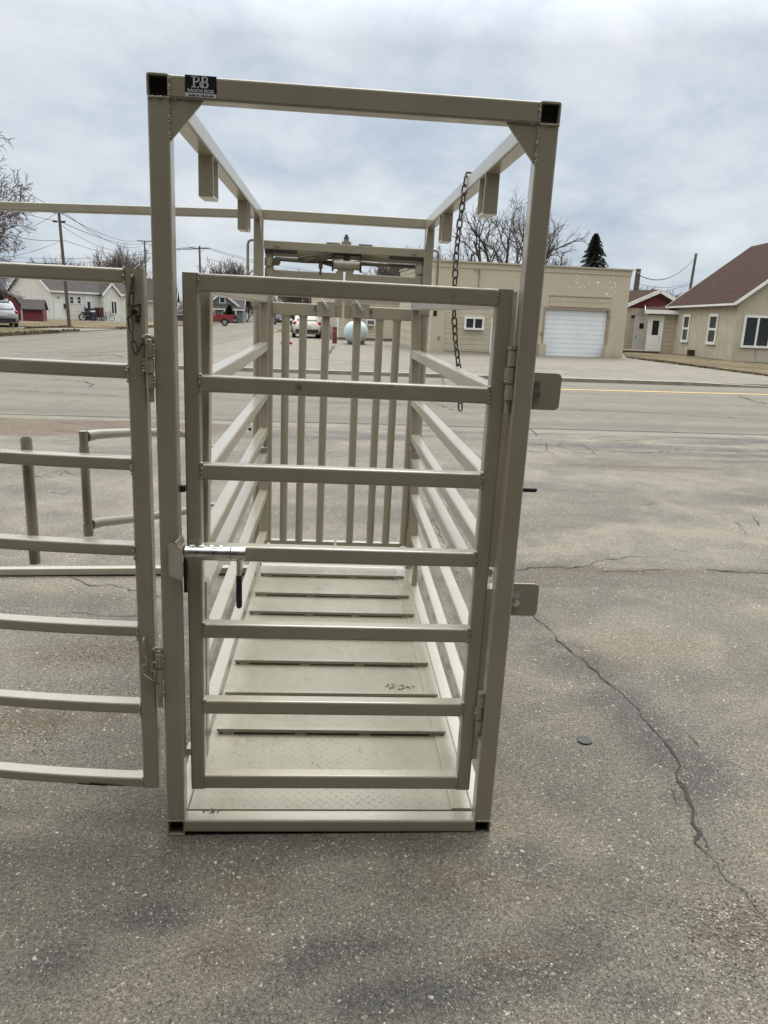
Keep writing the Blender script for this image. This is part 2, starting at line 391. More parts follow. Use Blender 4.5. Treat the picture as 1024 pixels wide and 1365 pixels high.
# front gate, hinged on the right post
GY = .030; gx0, gx1 = .0655, .9025; gz0, gz1 = .138, 1.605; gw = .041
m = MB()
m.tube((gx0+gw/2, GY+gw/2, gz0), (gx0+gw/2, GY+gw/2, gz1), gw, up=(0, 1, 0)); m.tube((gx1-gw/2, GY+gw/2, gz0), (gx1-gw/2, GY+gw/2, gz1), gw, up=(0, 1, 0))
m.tube((gx0+gw, GY+gw/2, gz1-.0225), (gx1-gw, GY+gw/2, gz1-.0225), .041, .045); m.tube((gx0+gw, GY+gw/2, gz0+.0225), (gx1-gw, GY+gw/2, gz0+.0225), .041, .045)
for z in (gz1-.0225, gz0+.0225):
    for x in (gx0+gw, gx1-gw): m.weld((x, GY-.001, z-.02), (x, GY-.001, z+.02), .003, .008)
gate = m.build('front_gate', TAN, root)
for z in (1.354, 1.122, .896, .666, .428):
    mm = MB().tube((gx0+gw, GY+gw/2, z-.0215), (gx1-gw, GY+gw/2, z-.0215), .041, .043)
    for x in (gx0+gw, gx1-gw):
        mm.weld((x, GY-.001, z-.036), (x, GY-.001, z-.004), .004, .009); mm.ball((x, GY+.004, z+.001), .007, (1, 1, .8))
    mm.build('rail', TAN, gate)
def hinge(parent, x, y, zt, zb, r=.0165, pin=.035, side=1):
    m = MB(); hh = (zt-zb)/3
    for k in range(3):
        m.cyl((x+side*.002*(1 if k != 1 else -1), y, zb+hh*k+.0022), (x+side*.002*(1 if k != 1 else -1), y, zb+hh*(k+1)-.0022), r, n=18)
        q = side*r*(1 if k != 1 else -1); m.weld((x+q, y-.006, zb+hh*k+.006), (x+q, y-.006, zb+hh*(k+1)-.006), .0045, .011)
    m.cyl((x, y, zb-pin), (x, y, zt+.004), r*.62); m.cyl((x, y, zt+.001), (x, y, zt+.010), r*.95, n=6, smooth=False)
    m.build('hinge', TAN, parent)
hinge(gate, .9095, .020, 1.455, 1.325, .0135); hinge(gate, .9105, .022, .462, .345, .0125, .016)
# spring latch: zinc tube and a drop handle with a rubber grip
lz = .889; ly = -.006
m = MB(); m.cyl((.070, ly, lz), (.188, ly, lz), .0172, n=24)
m.prism([(.188+.016, ly, lz+.017), (.188, ly, lz-.0172), (.189, ly, lz-.0172), (.206, ly, lz+.017)], (0, .001, 0))
m.ball((.070, ly, lz), .0172, (.35, 1, 1), 18, 8)
for x in (.085, .11, .135, .16): m.ball((x, ly+.006, lz+.0165), .006, (1.6, 1, .5))
latch = m.build('gate_latch', ZINC, gate)
m = MB(); m.cyl((.1905, ly, lz), (.228, ly, lz), .0182, n=24); m.cyl((.211, ly, lz-.012), (.211, ly, lz-.066), .0068, n=14); m.cyl((.211, ly, lz-.010), (.211, ly, lz-.026), .014, .007, n=16)
m.build('latch_handle', ZINC, gate)
m = MB(); m.cyl((.211, ly, lz-.062), (.211, ly, lz-.150), .0082, n=16); m.ball((.211, ly, lz-.150), .0082, n=14); m.build('handle_grip', RUB, gate)
m = MB(); m.cyl((.052, ly, lz), (.072, ly, lz), .009); m.cyl((.060, .036, lz+.004), (.060, .036, lz-.130), .0052); m.cyl((.060, -.006, lz), (.060, .036, lz), .006); m.build('latch_bolt', RUB, gate)
# keeper plate on the left post
def rplate(m, o, ux, uz, w, h, r, t, nrm):
    o = V(o); ux = V(ux).normalized(); uz = V(uz).normalized(); P = []
    for cx, cz, a0 in ((w-r, h-r, 0), (r, h-r, 90), (r, r, 180), (w-r, r, 270)):
        for k in range(5): P.append(o+ux*(cx+r*math.cos(rad(a0+22.5*k)))+uz*(cz+r*math.sin(rad(a0+22.5*k))))
    m.prism(P, V(nrm)*t)
m = MB(); a = rad(40)
rplate(m, (.0245, -.008, .822), (math.cos(a), -math.sin(a), .0), (.0, 0, 1), .052, .092, .009, .006, (math.sin(a), math.cos(a), 0))
m.bar((.050, -.026, .912), (.062, .0, .925), .006, .022); m.build('keeper_plate', TAN, root)
m = MB()
m.box((.0515, .028, 1.045), (.064, .045, 1.062)); m.build('rubber_stop', RUB, root)
# slotted plates and the grip behind the right post
for z0 in (1.300, .703):
    m = MB(); rplate(m, (W-.003, .052, z0), (1, .0, .0), (0, 0, 1), .091, .098, .014, .006, (0, 1, 0)); pl = m.build('slam_plate', TAN, root)
    m = MB(); m.cyl((W+.022, .036, z0+.042), (W+.022, .066, z0+.042), .008, n=20); m.cyl((W+.022, .042, z0+.042), (W+.022, .050, z0+.042), .0125, n=6, smooth=False)
    rplate(m, (W+.013, .0505, z0+.036), (1, 0, 0), (0, 0, 1), .018, .040, .0085, .001, (0, 1, 0)); m.build('bolt', ZINC, pl)
m = MB(); m.cyl((W-.03, .060, 1.076), (W+.048, .060, 1.076), .0068, n=16); m.ball((W+.048, .060, 1.076), .0068); m.build('side_handle_grip', RUB, root)

# gate that swings away to the left, hung on the left post by pin hinges
hx, ang = -.0425, rad(4.6)
sw = MB(); GW = 1.15
ca, sa = -math.cos(ang), math.sin(ang)
def S(u, v, z): return (hx+.021-u, .001+.028*u+.125*u*u+v*1.0, z)
s0 = .0 ; sw_w = .0455
sw.tube(S(.0228, .0228, .160), S(.0228, .0228, 1.606), sw_w, up=(0, 1, 0)); sw.tube(S(GW, .0228, .160), S(GW, .0228, 1.606), sw_w, up=(0, 1, 0))
US = [.0455+(GW-.0228-.0455)*k/14 for k in range(15)]
for z in (1.606-.0185, .160+.0155): sw.curve([S(u, .0228, z) for u in US], .0420, .036 if z > 1 else .031)
for z in (1.588, .176): sw.weld(S(.0465, -.001, z-.018), S(.0465, -.001, z+.018), .004, .009)
swing = sw.build('swing_gate', TAN, root)
for zt, zb in ((1.376, 1.339), (1.137, 1.103), (.902, .869), (.667, .635), (.431, .398)):
    mm = MB().curve([S(u, .0228, (zt+zb)/2) for u in US], .0420, zt-zb)
    mm.weld(S(.0460, -.001, zt-.004), S(.0460, -.001, zb-.006), .005, .009)
    mm.build('rail', TAN, swing)
# pipe stub welded across two rails of it
c = S(.338, .061, 0); m = MB()
n = 20
m.cyl((c[0], c[1], .815), (c[0], c[1], 1.166), .0148, n=n, caps=False); m.cyl((c[0], c[1], 1.166), (c[0], c[1], .9), .0125, n=n, caps=False)
ring = [(math.cos(2*PI*i/n), math.sin(2*PI*i/n)) for i in range(n)]
m.add([(c[0]+a*.0148, c[1]+b_*.0148, 1.166) for a, b_ in ring]+[(c[0]+a*.0125, c[1]+b_*.0125, 1.166) for a, b_ in ring], [(i, (i+1) % n, n+(i+1) % n, n+i) for i in range(n)])
m.build('pipe_stub', TAN, swing)
def pinhinge(zt, zb):
    m = MB(); x, y = -.0105, .004; hh = (zt-zb)/3
    for k in range(3):
        xx = x+(.001 if k != 1 else -.003); m.cyl((xx, y, zb+hh*k+.002), (xx, y, zb+hh*(k+1)-.002), .0130, n=18)
        q = .011 if k != 1 else -.011; m.weld((xx+q, y-.010, zb+hh*k+.006), (xx+q, y-.010, zb+hh*(k+1)-.006), .0042, .011)
    m.cyl((x, y, zb-.034), (x, y, zt+.006), .0078)
    m.path([(x-.014, y-.004, zt+.010), (x-.006, y-.006, zt+.017), (x+.008, y, zt+.012), (x+.013, y+.004, zt)], .0055, 8)
    m.build('hinge', TAN, swing)
pinhinge(1.432, 1.318); pinhinge(.590, .458)
def link(m, a, b, w, r, n=6, roll=0.0):                     # one chain link reaching from a to b
    a = V(a); b = V(b); d = b-a; Lk = d.length; d.normalize(); t = V((0, 1, 0)); t = (t-d*t.dot(d))
    if t.length < .05: t = d.orthogonal()
    t.normalize(); q = d.cross(t); s = t*math.cos(roll)+q*math.sin(roll)
    P = []; half = w/2
    for k in range(7): A = -PI/2+PI*k/6; P.append(b-d*half+d*half*math.cos(A)+s*half*math.sin(A)) 
    for k in range(7): A = PI/2+PI*k/6; P.append(a+d*half+d*half*math.cos(A)+s*half*math.sin(A))
    m.path(P, r, n, closed=True)
def chain(m, pts, pitch, w, r, n=6, rng=random.Random(5), jit=.25):
    pts = [V(p) for p in pts]; out = [pts[0]]; seg = 0; cur = pts[0].copy()
    while seg < len(pts)-1:
        d = pts[seg+1]-cur
        if d.length < pitch:
            seg += 1; continue
        cur = cur+d.normalized()*pitch; out.append(cur.copy())
    for i in range(len(out)-1):
        d = (out[i+1]-out[i]).normalized()
        link(m, out[i]-d*(r*1.2), out[i+1]+d*(r*1.2), w, r, n, (PI/2 if i % 2 else 0.0)+.78+rng.uniform(-jit, jit))
    return out
m = MB(); y = -.010
link(m, (-.043, y, 1.590), (-.046, y, 1.548), .016, .0030)
chain(m, [(-.046, y, 1.552), (-.054, y-.003, 1.528), (-.055, y-.003, 1.47), (-.046, y-.004, 1.43), (-.036, y-.006, 1.395), (-.031, y-.006, 1.376), (-.026, y-.006, 1.412), (-.018, y, 1.444)], .030, .0105, .0021, 5, jit=.6)
m.build('pin_chain', CHAIN, swing)
m = MB()
link(m, (-.046, y, .640), (-.046, y, .606), .016, .0033)
chain(m, [(-.046, y, .610), (-.050, y, .585), (-.048, y-.002, .520), (-.040, y-.003, .504), (-.026, y-.003, .512), (-.022, y-.002, .560), (-.016, y, .592)], .027, .0105, .0021, 5, jit=.6)
m.build('pin_chain', TAN, swing)
# numbers and an arrow scrawled in marker on the stile
m = MB(); yk = .0005
def stroke(pts, w=.003):
    for (x0, z0), (x1, z1) in zip(pts, pts[1:]):
        m.bar((x0, yk, z0), (x1, yk, z1), .0012, w, up=(z1-z0, 0, -(x1-x0)))
SX = lambda px: Y0(px)
def mk(*pp): return [((lambda q: (q.x, q.z))(TILT.inverted() @ at_ch(px, py))) for px, py in pp]
def at_ch(px, py):                                            # point on the front face of the stile
    o = CP; d = TILT.inverted() @ ray(px, py); return TILT @ (o+d*((.0-o.y)/d.y))
stroke(mk((170, 408), (177, 409), (187, 406.5), (187, 424)), .0026); stroke(mk((173, 413), (183, 417), (174, 420)), .006); stroke(mk((180, 423.5), (187, 423)), .005); stroke(mk((180, 428.5), (187, 428)), .005); stroke(mk((184, 432), (186.5, 431.5)), .003); stroke(mk((169, 425), (171, 431)), .002)
m.build('marker_scrawl', INK, swing)
m = MB()
for u0, u1, z0, z1, w_s in ((.125, .20, .166, .169, .004), (.15, .235, .164, .1655, .003), (.10, .14, .165, .166, .002)):
    a_, b_s = S(u0, -.0008, z0), S(u1, -.0008, z1); m.bar(a_, b_s, .0012, w_s)
m.build('paint_scrape', INK, swing)

# handle of round pipe on the outside of the left side
m = MB(); ex, ey = -.215, .10
TOPZ, BOTZ = 1.171, .925
m.bar((.022, .612, 1.066), (.086, .612, 1.066), .03, .008); m.bar((.022, .612, .862), (.086, .612, .862), .03, .008)
m.path([(.022, .612, 1.066), (.016, .600, 1.092), (-.050, .52, 1.124), (-.13, .31, 1.154), (ex+.02, ey+.05, TOPZ), (ex+.004, ey+.008, TOPZ)], [.0125]*4+[.0135, .0160], 12)
m.path([(.022, .612, .864), (.016, .600, .856), (-.050, .52, .855), (-.13, .31, .890), (ex+.02, ey+.05, .920), (ex+.004, ey+.008, BOTZ)], [.0125]*4+[.0135, .0160], 12)
m.cyl((ex, ey, TOPZ+.016), (ex, ey, 1.150), .0120); m.cyl((ex, ey, BOTZ-.030), (ex, ey, .930), .0135); m.cyl((ex, ey, .90), (ex, ey, 1.15), .0110); m.cyl((ex, ey, .934), (ex, ey, 1.128), .0122); m.cyl((ex, ey, 1.098), (ex, ey, 1.146), .0132)
m.build('pipe_handle', TAN, root)

# far end: posts, long bars that run out to the left, head gate and its linkage
YB = L+.0254
for x, s in ((h2+.003, 1), (W-h2+.003, -1)):
    m = MB().tube((x, YB, 1.55), (x, YB, H-T), up=(0, 1, 0)); pst = m.build('rear_post', TAN, root)
    m = MB().cyl((x, YB, .012), (x, YB, 1.56), .0265, n=22); m.build('pivot_pipe', TAN, pst)
    m = MB(); m.tube((x-.004, YB, 1.536), (x-.004, YB, 1.576), .058, up=(0, 1, 0)); m.cyl((x, YB, 1.524), (x, YB, 1.536), .024); m.build('collar', TAN, pst)
    m = MB(); m.cyl((x, YB, .18), (x, YB, .30), .032, n=22); m.build('lower_collar', TAN, pst)
    q = x-s*.054                                              # bent rod handle with a black tip
    m = MB(); m.path([(x-s*.02, YB, 1.880), (x-s*.040, YB, 1.880), (q, YB, 1.872), (q-s*.004, YB, 1.855), (q-s*.004, YB, 1.58)], .0075, 10); rh = m.build('rod_handle', TAN, pst)
    m = MB(); m.cyl((q-s*.004, YB, 1.532), (q-s*.004, YB, 1.585), .0105); m.build('rod_tip', RUB, pst)
m = MB(); m.tube((T, YB, H-h2), (W-T+.006, YB, H-h2)); m.build('rear_top_bar', TAN, root)
m = MB(); m.tube((-1.75, YB, 1.962), (.006, YB, H-h2), .044, open0=True); m.build('rear_top_bar', TAN, root)
m = MB(); m.tube((-1.75, 2.25, -.0105), (.004, YB-.002, .014), .05, .042, open0=True); m.build('rear_ground_bar', TAN, root)
m = MB(); m.tube((-1.74, YB-.02, .0), (-1.74, YB-.02, 1.94), .044, up=(0, 1, 0)); m.build('rear_side_post', TAN, root)
m = MB(); m.tube((.058, YB, 1.859), (.938, YB, 1.859), .044, .046); 
for x in (.10, .835): m.cyl((x+.03, YB-.024, 1.862), (x+.03, YB-.034, 1.862), .011, n=12)
hd = m.build('header_beam', TAN, root)
MB().tube((.058, YB+.075, 1.832), (.938, YB+.075, 1.832), .04, .05).build('header_back_beam', TAN, root)
m = MB()
for x in (.39, .565): m.box((x, YB-.021, 1.8825), (x+.075, YB+.095, 1.8885))
m.box((.472, YB-.018, 1.883), (.524, YB+.05, 1.897)); m.box((.484, YB-.012, 1.897), (.512, YB+.03, 1.909)); m.build('header_plate', TAN, hd)
m = MB().cyl((.498, YB+.01, 1.89), (.498, YB+.01, 1.934), .0085, n=12); m.cyl((.498, YB+.01, 1.909), (.498, YB+.01, 1.922), .014, n=6, smooth=False); m.build('stud', RODM, hd)
# black shoes at the ends of the header
for x0, x1 in ((.062, .235), (.735, .935)): MB().box((x0, YB-.020, 1.818), (x1, YB+.022, 1.836)).build('slide_shoe', simple('greasy_black_steel', (.03, .028, .025), .5), hd)
m = MB(); cy = YB+.005
m.cyl((.432, cy, 1.779), (.576, cy, 1.779), .026, n=20); fl = MB(); fl.cyl((.423, cy, 1.779), (.433, cy, 1.779), .037, n=20); fl.cyl((.575, cy, 1.779), (.585, cy, 1.779), .037, n=20); fl.box((.426, cy-.014, 1.745), (.433, cy+.014, 1.838)); fl.box((.575, cy-.014, 1.745), (.582, cy+.014, 1.838)); fl.box((.433, cy-.010, 1.826), (.575, cy+.012, 1.838)); fl.box((.486, cy-.016, 1.790), (.520, cy+.012, 1.827))
m.box((.455, cy-.012, 1.742), (.545, cy+.010, 1.754)); cyl_ = m.build('sheave_roller', TAN, root); fl.build('sheave_bracket', simple('black_bracket_shade', (.022, .021, .019), .45), cyl_)  # black bracket, its darkness also painting in the shade below the header
m = MB(); m.path([(.128, cy-.01, 1.790), (.25, cy-.012, 1.790), (.345, cy-.012, 1.800), (.42, cy-.01, 1.815)], .009, 10); m.cyl((.125, cy-.03, 1.775), (.125, cy+.02, 1.775), .020, n=14); m.cyl((.118, cy-.01, 1.790), (.30, cy-.01, 1.786), .011); m.cyl((.26, cy+.02, 1.786), (.43, cy+.02, 1.789), .009)
m.path([(.24, cy-.02, 1.798), (.31, cy-.02, 1.815), (.37, cy-.018, 1.822)], .006, 8)
m.cyl((.583, cy+.01, 1.790), (.905, cy+.01, 1.789), .0105)
m.build('linkage_rod', RODM, root)
m = MB(); m.box((.352, cy-.02, 1.752), (.374, cy+.01, 1.825)); m.cyl((.363, cy-.01, 1.76), (.363, cy-.01, 1.722), .006); m.cyl((.365, cy, 1.785), (.425, cy, 1.772), .008); m.box((.336, cy-.025, 1.790), (.400, cy+.01, 1.822)); m.build('linkage_clevis', RODM, root)
# two leaves of vertical pipes
for s, xo, xi, bars in ((1, .087, .466, (.183, .276, .398)), (-1, .905, .521, (.577, .700, .794))):
    m = MB(); a, c_ = min(xo, xi), max(xo, xi)
    m.cyl((xo, YB+.01, .19), (xo, YB+.01, 1.742), .0255, n=20); m.cyl((xo, YB+.01, 1.742), (xo, YB+.01, 1.815), .021, n=18); m.cyl((xo, YB+.01, 1.752), (xo, YB+.01, 1.795), .0275, n=18)
    m.tube((xo+s*.02, YB+.012, 1.712), (xi+s*.022, YB+.012, 1.712), .036, .044)
    m.tube((xi, YB+.012, 1.56), (xi, YB+.012, 1.742), .040, up=(0, 1, 0))
    m.tube((xo+s*.02, YB+.004, 1.532), (xi+s*.022, YB+.004, 1.532), .040, .066); m.tube((xo+s*.02, YB+.004, .185), (xi+s*.02, YB+.004, .185), .036, .040)
    m.weld((xi-.02, YB-.016, 1.565), (xi+.02, YB-.016, 1.565), .004)
    lf = m.build('head_gate_leaf', TAN, root)
    for i, x in enumerate(bars):
        mm = MB().cyl((x, YB+.004, .20), (x-.004+.003*i, YB+.004, 1.50), .0222, n=18); mm.cyl((x-.004+.003*i, YB+.004, 1.495), (x-.004+.003*i, YB+.004, 1.501), .026, n=18); mm.build('pipe', TAN, lf)
    xp = .398 if s > 0 else .586
    MB().box((xp-.049, YB-.036, 1.503), (xp+.051, YB-.020, 1.578)).build('pin_plate', TAN, lf)
    mm = MB(); mm.path([(xp-.030, YB-.045, 1.595), (xp-.004, YB-.050, 1.560), (xp+.006, YB-.050, 1.545), (xp+.014, YB-.047, 1.540), (xp+.010, YB-.046, 1.555), (xp-.004, YB-.046, 1.572), (xp-.024, YB-.043, 1.592)], .0036, 8)
    mm.cyl((xp-.056 if s > 0 else xp+.062, YB-.018, 1.545), (xp-.056 if s > 0 else xp+.062, YB-.024, 1.545), .010, n=14); mm.build('hitch_pin', WIRE, lf)
m = MB(); m.tube((.058, YB+.004, .0245), (W-.055, YB+.004, .0245), .05, .049); m.build('rear_sill', TAN, root)
# zinc pads and bolts near the pivot pipes
for (x, y, z) in ((-.010, YB, .905), (-.014, YB, .86)): MB().ball((x, y-.01, z), .010).build('bolt_head', REDP if z > .9 else RUB, root)

# loose chain hung over the right top rail
m = MB(); yc = 1.05
pts = []
for px, py in ((622, 236), (617, 268), (611, 310), (607, 355), (605.5, 400), (605.5, 430), (608, 465), (612.5, 497), (614, 553)):
    d = TILT.inverted() @ ray(px, py); o = CP; pts.append(o+d*((yc-o.y)/d.y))
out = chain(m, pts, .0300, .0200, .0033, 8, jit=.22)
m.path([pts[0]+V((-.006, 0, -.004)), pts[0]+V((0, 0, .016)), pts[0]+V((.02, .004, .016)), pts[0]+V((.055, .01, .012))], .005, 8)
ch = m.build('hanging_chain', CHAIN); ch.rotation_mode = 'QUATERNION'; ch.rotation_quaternion = TILT.to_quaternion()
tag(ch, 'dull steel link chain hanging from the right top rail of the chute', 'chain')
# ------------------------------------------------------------------ light and sky
SUN_EL, SUN_AZ = rad(52), rad(12)          # behind thin cloud, ahead of the camera
sl = bpy.data.lights.new('sun', 'SUN'); sl.energy = 1.5; sl.angle = rad(26); sl.color = (1, .965, .91)
so = bpy.data.objects.new('sun', sl); COL.objects.link(so)
sd = V((math.sin(SUN_AZ)*math.cos(SUN_EL), math.cos(SUN_AZ)*math.cos(SUN_EL), math.sin(SUN_EL)))
so.rotation_mode = 'QUATERNION'; so.rotation_quaternion = sd.to_track_quat('Z', 'Y'); so.location = sd*60
wd = bpy.data.worlds.new('World'); SC.world = wd; wd.use_nodes = True; nt = wd.node_tree
bg = nt.nodes['Background']
tc = N(nt, 'ShaderNodeTexCoord').outputs['Generated']
nrm = N(nt, 'ShaderNodeVectorMath', operation='NORMALIZE'); nt.links.new(tc, nrm.inputs[0])
sx = N(nt, 'ShaderNodeSeparateXYZ'); nt.links.new(nrm.outputs[0], sx.inputs[0])
z = math_(nt, 'MAXIMUM', sx.outputs[2], 0.0)
iz = math_(nt, 'DIVIDE', 1.0, math_(nt, 'ADD', z, .40))
cx = N(nt, 'ShaderNodeCombineXYZ'); nt.links.new(math_(nt, 'MULTIPLY', sx.outputs[0], iz), cx.inputs[0]); nt.links.new(math_(nt, 'MULTIPLY', sx.outputs[1], iz), cx.inputs[1]); cx.inputs[2].default_value = 3.7
n1 = noise(nt, 4.0, 8, .58, cx.outputs[0], .25); n2 = noise(nt, 1.7, 3, .5, cx.outputs[0], .2)
f = math_(nt, 'ADD', math_(nt, 'MULTIPLY', n1, .62), math_(nt, 'MULTIPLY', n2, .38))
cloud = ramp(nt, f, [(.37, (.465, .54, .635)), (.46, (.57, .64, .725)), (.54, (.675, .735, .79)), (.64, (.775, .82, .86))])
sky = N(nt, 'ShaderNodeTexSky'); sky.sky_type = 'NISHITA'; sky.sun_disc = False; sky.sun_elevation = SUN_EL; sky.sun_rotation = SUN_AZ
sk = N(nt, 'ShaderNodeVectorMath', operation='SCALE'); nt.links.new(sky.outputs[0], sk.inputs[0]); sk.inputs['Scale'].default_value = .10
# an overcast sky is about three times as bright overhead as at the horizon, and brighter on the sun's side
vg = math_(nt, 'MULTIPLY_ADD', math_(nt, 'MAXIMUM', math_(nt, 'SUBTRACT', z, .30), 0.0), 9.0, math_(nt, 'MULTIPLY_ADD', z, .10, .875))
hz = math_(nt, 'MULTIPLY_ADD', sx.outputs[1], .32, .80)
hz = math_(nt, 'MINIMUM', math_(nt, 'MAXIMUM', hz, .45), 1.02)
gain = math_(nt, 'MULTIPLY', vg, hz)
cl = N(nt, 'ShaderNodeVectorMath', operation='SCALE'); wt = mix(nt, math_(nt, 'MULTIPLY', math_(nt, 'MINIMUM', math_(nt, 'MAXIMUM', math_(nt, 'SUBTRACT', z, .25), 0.0), .4), 2.5), (1, 1, 1), (1.09, 1.0, .885)); cloud = mix(nt, 1.0, cloud, wt, 'MULTIPLY'); nt.links.new(cloud, cl.inputs[0]); nt.links.new(gain, cl.inputs['Scale'])
fin = mix(nt, .93, sk.outputs[0], cl.outputs[0])
nt.links.new(fin, bg.inputs['Color']); bg.inputs['Strength'].default_value = 1.0
SC.view_settings.view_transform = 'Standard'; SC.view_settings.look = 'None'; SC.view_settings.exposure = .15; SC.view_settings.gamma = 1
try: SC.view_settings.use_curve_mapping = False
except Exception: pass
SC.cycles.max_bounces = 8; SC.cycles.use_denoising = True

# ------------------------------------------------------------------ numpy noise for stains
def vnoise(x, y, seed):
    xi = np.floor(x).astype(np.int64); yi = np.floor(y).astype(np.int64); xf = x-xi; yf = y-yi
    def h(a, b):
        n = (a*374761393+b*668265263+seed*974711) & 0x7fffffff
        n = ((n ^ (n >> 13))*1274126177) & 0x7fffffff
        return ((n ^ (n >> 16)) & 0xffff)/65535.0
    u = xf*xf*(3-2*xf); w = yf*yf*(3-2*yf)
    return (h(xi, yi)*(1-u)+h(xi+1, yi)*u)*(1-w)+(h(xi, yi+1)*(1-u)+h(xi+1, yi+1)*u)*w
def fbm(x, y, seed, oct_=4):
    s = 0; a = .5; t = 0
    for k in range(oct_): s = s+a*vnoise(x*2**k, y*2**k, seed+k); t += a; a *= .55
    return s/t

# ------------------------------------------------------------------ ground materials
def asphalt(name, a, b_, coarse, speck, rough=.85, attr=False, fine=210, dscale=1.0, grain=1.0, lanes=None):
    m, nt, bs = new_mat(name); v = objvec(nt)
    col = ramp(nt, noise(nt, .55*dscale, 7, .62, v, .4), [(.32, a), (.68, b_)])
    col = mix(nt, ramp(nt, noise(nt, 4.0*dscale, 6, .7, v), [(.38, 0.0), (.78, .55)]), col, [x*.66 for x in a])
    col = mix(nt, ramp(nt, noise(nt, 1.6*dscale, 6, .72, v, .8), [(.47, 0.0), (.68, .7)]), col, (b_[0]*1.24, b_[1]*1.20, b_[2]*1.08))
    col = mix(nt, ramp(nt, noise(nt, .8*dscale, 6, .7, v, 1.2), [(.54, 0.0), (.70, .6)]), col, (b_[0]*1.04, b_[1]*.99, b_[2]*.92))
    if lanes:                                                 # long wear bands along the direction of travel
        sv = objvec(nt, lanes)
        col = mix(nt, ramp(nt, noise(nt, 1.0, 5, .6, sv), [(.42, 0.0), (.66, .65)]), col, [x*.70 for x in a]); col = mix(nt, ramp(nt, noise(nt, 1.7, 4, .6, sv), [(.50, 0.0), (.70, .5)]), col, [x*1.18 for x in b_])
    if attr:
        at_ = N(nt, 'ShaderNodeAttribute', attribute_name='stain_shade'); sp = N(nt, 'ShaderNodeSeparateColor'); nt.links.new(at_.outputs['Color'], sp.inputs[0])
        bn = math_(nt, 'MULTIPLY', math_(nt, 'SUBTRACT', noise(nt, 12, 9, .85, v), .5), 2.6)
        def rag(o_, top): return ramp(nt, math_(nt, 'ADD', math_(nt, 'MULTIPLY', o_, 1.25), math_(nt, 'MULTIPLY', bn, math_(nt, 'MINIMUM', math_(nt, 'MULTIPLY', o_, 2.5), 1.0))), [(.12, 0.0), (1.05, top)])
        col = mix(nt, rag(sp.outputs[1], .9), col, (.088, .062, .038))
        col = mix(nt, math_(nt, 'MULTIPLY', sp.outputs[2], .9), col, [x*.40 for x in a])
        col = mix(nt, rag(sp.outputs[0], .72), col, (.044, .0435, .0455))
    g = noise(nt, fine, 2, .8, v); g2 = noise(nt, fine*.40, 4, .8, v)
    k = grain
    col = mix(nt, 1.0, col, ramp(nt, g, [(.30, 1-.60*k), (.5, 1.0), (.70, 1+.60*k)]), 'MULTIPLY')
    col = mix(nt, 1.0, col, ramp(nt, g2, [(.32, 1-.60*k), (.5, 1.0), (.68, 1+.50*k)]), 'MULTIPLY')
    wv = N(nt, 'ShaderNodeVectorMath', operation='SCALE'); nz = N(nt, 'ShaderNodeTexNoise'); nz.inputs['Scale'].default_value = 60; nz.inputs['Detail'].default_value = 2; nt.links.new(v, nz.inputs['Vector']); nt.links.new(nz.outputs['Color'], wv.inputs[0]); wv.inputs['Scale'].default_value = .018
    va = N(nt, 'ShaderNodeVectorMath', operation='ADD'); nt.links.new(v, va.inputs[0]); nt.links.new(wv.outputs[0], va.inputs[1])
    dens = math_(nt, 'SUBTRACT', noise(nt, 3.0, 6, .75, v), .5)
    for sc_, frac, amt in ((210, speck*1.6, .62), (120, speck*1.0, .78), (66, speck*.35, .70)):
        vo = N(nt, 'ShaderNodeTexVoronoi', feature='F1'); vo.inputs['Scale'].default_value = sc_; nt.links.new(va.outputs[0], vo.inputs['Vector'])
        vs = N(nt, 'ShaderNodeSeparateColor'); nt.links.new(vo.outputs['Color'], vs.inputs[0])
        sel = ramp(nt, math_(nt, 'ADD', vs.outputs[0], math_(nt, 'MULTIPLY', dens, 1.5*min(1, frac*4))), [(1-frac-.02, 0.0), (1-frac+.02, 1.0)])
        core = ramp(nt, math_(nt, 'ADD', vo.outputs['Distance'], math_(nt, 'MULTIPLY', math_(nt, 'SUBTRACT', g, .5), .6)), [(.20, 1.0), (.40, 0.0)])
        st = mix(nt, 1.0, sel, core, 'MULTIPLY')
        col = mix(nt, math_(nt, 'MULTIPLY', st, amt), col, ramp(nt, vs.outputs[1], [(0, (.10, .08, .06)), (.35, (.21, .185, .145)), (.75, (.36, .33, .275)), (1, (.60, .57, .50))]))
        sel2 = ramp(nt, vs.outputs[2], [(.84, 0.0), (.88, 1.0)])
        col = mix(nt, math_(nt, 'MULTIPLY', mix(nt, 1.0, sel2, core, 'MULTIPLY'), .75*k), col, [x*.22 for x in a])
    nt.links.new(col, bs.inputs['Base Color']); bs.inputs['Roughness'].default_value = rough; bs.inputs['Specular IOR Level'].default_value = .35
    hh = math_(nt, 'ADD', math_(nt, 'MULTIPLY', g2, .9), math_(nt, 'MULTIPLY', noise(nt, 38, 4, .7, v), coarse))
    bump(nt, bs, hh, .005, .8)
    return m
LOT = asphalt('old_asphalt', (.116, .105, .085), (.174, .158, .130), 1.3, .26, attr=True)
ROAD = asphalt('road_asphalt', (.110, .099, .079), (.138, .125, .101), .8, .05, fine=90, grain=.35, lanes=(.02, .8, 1))
CONC = asphalt('worn_concrete', (.128, .116, .094), (.168, .153, .125), .6, .03, fine=60, grain=.3)
STREET = asphalt('side_street_asphalt', (.108, .097, .077), (.138, .125, .100), .6, .03, fine=60, grain=.3, lanes=(.7, .02, 1))
TARM = simple('crack_dark', (.030, .027, .023), .9)
KERB = simple('kerb_concrete', (.23, .208, .165), .85, var=.25, scale=4)
YEL = simple('road_paint_yellow', (.60, .36, .10), .7, var=.25, scale=8)
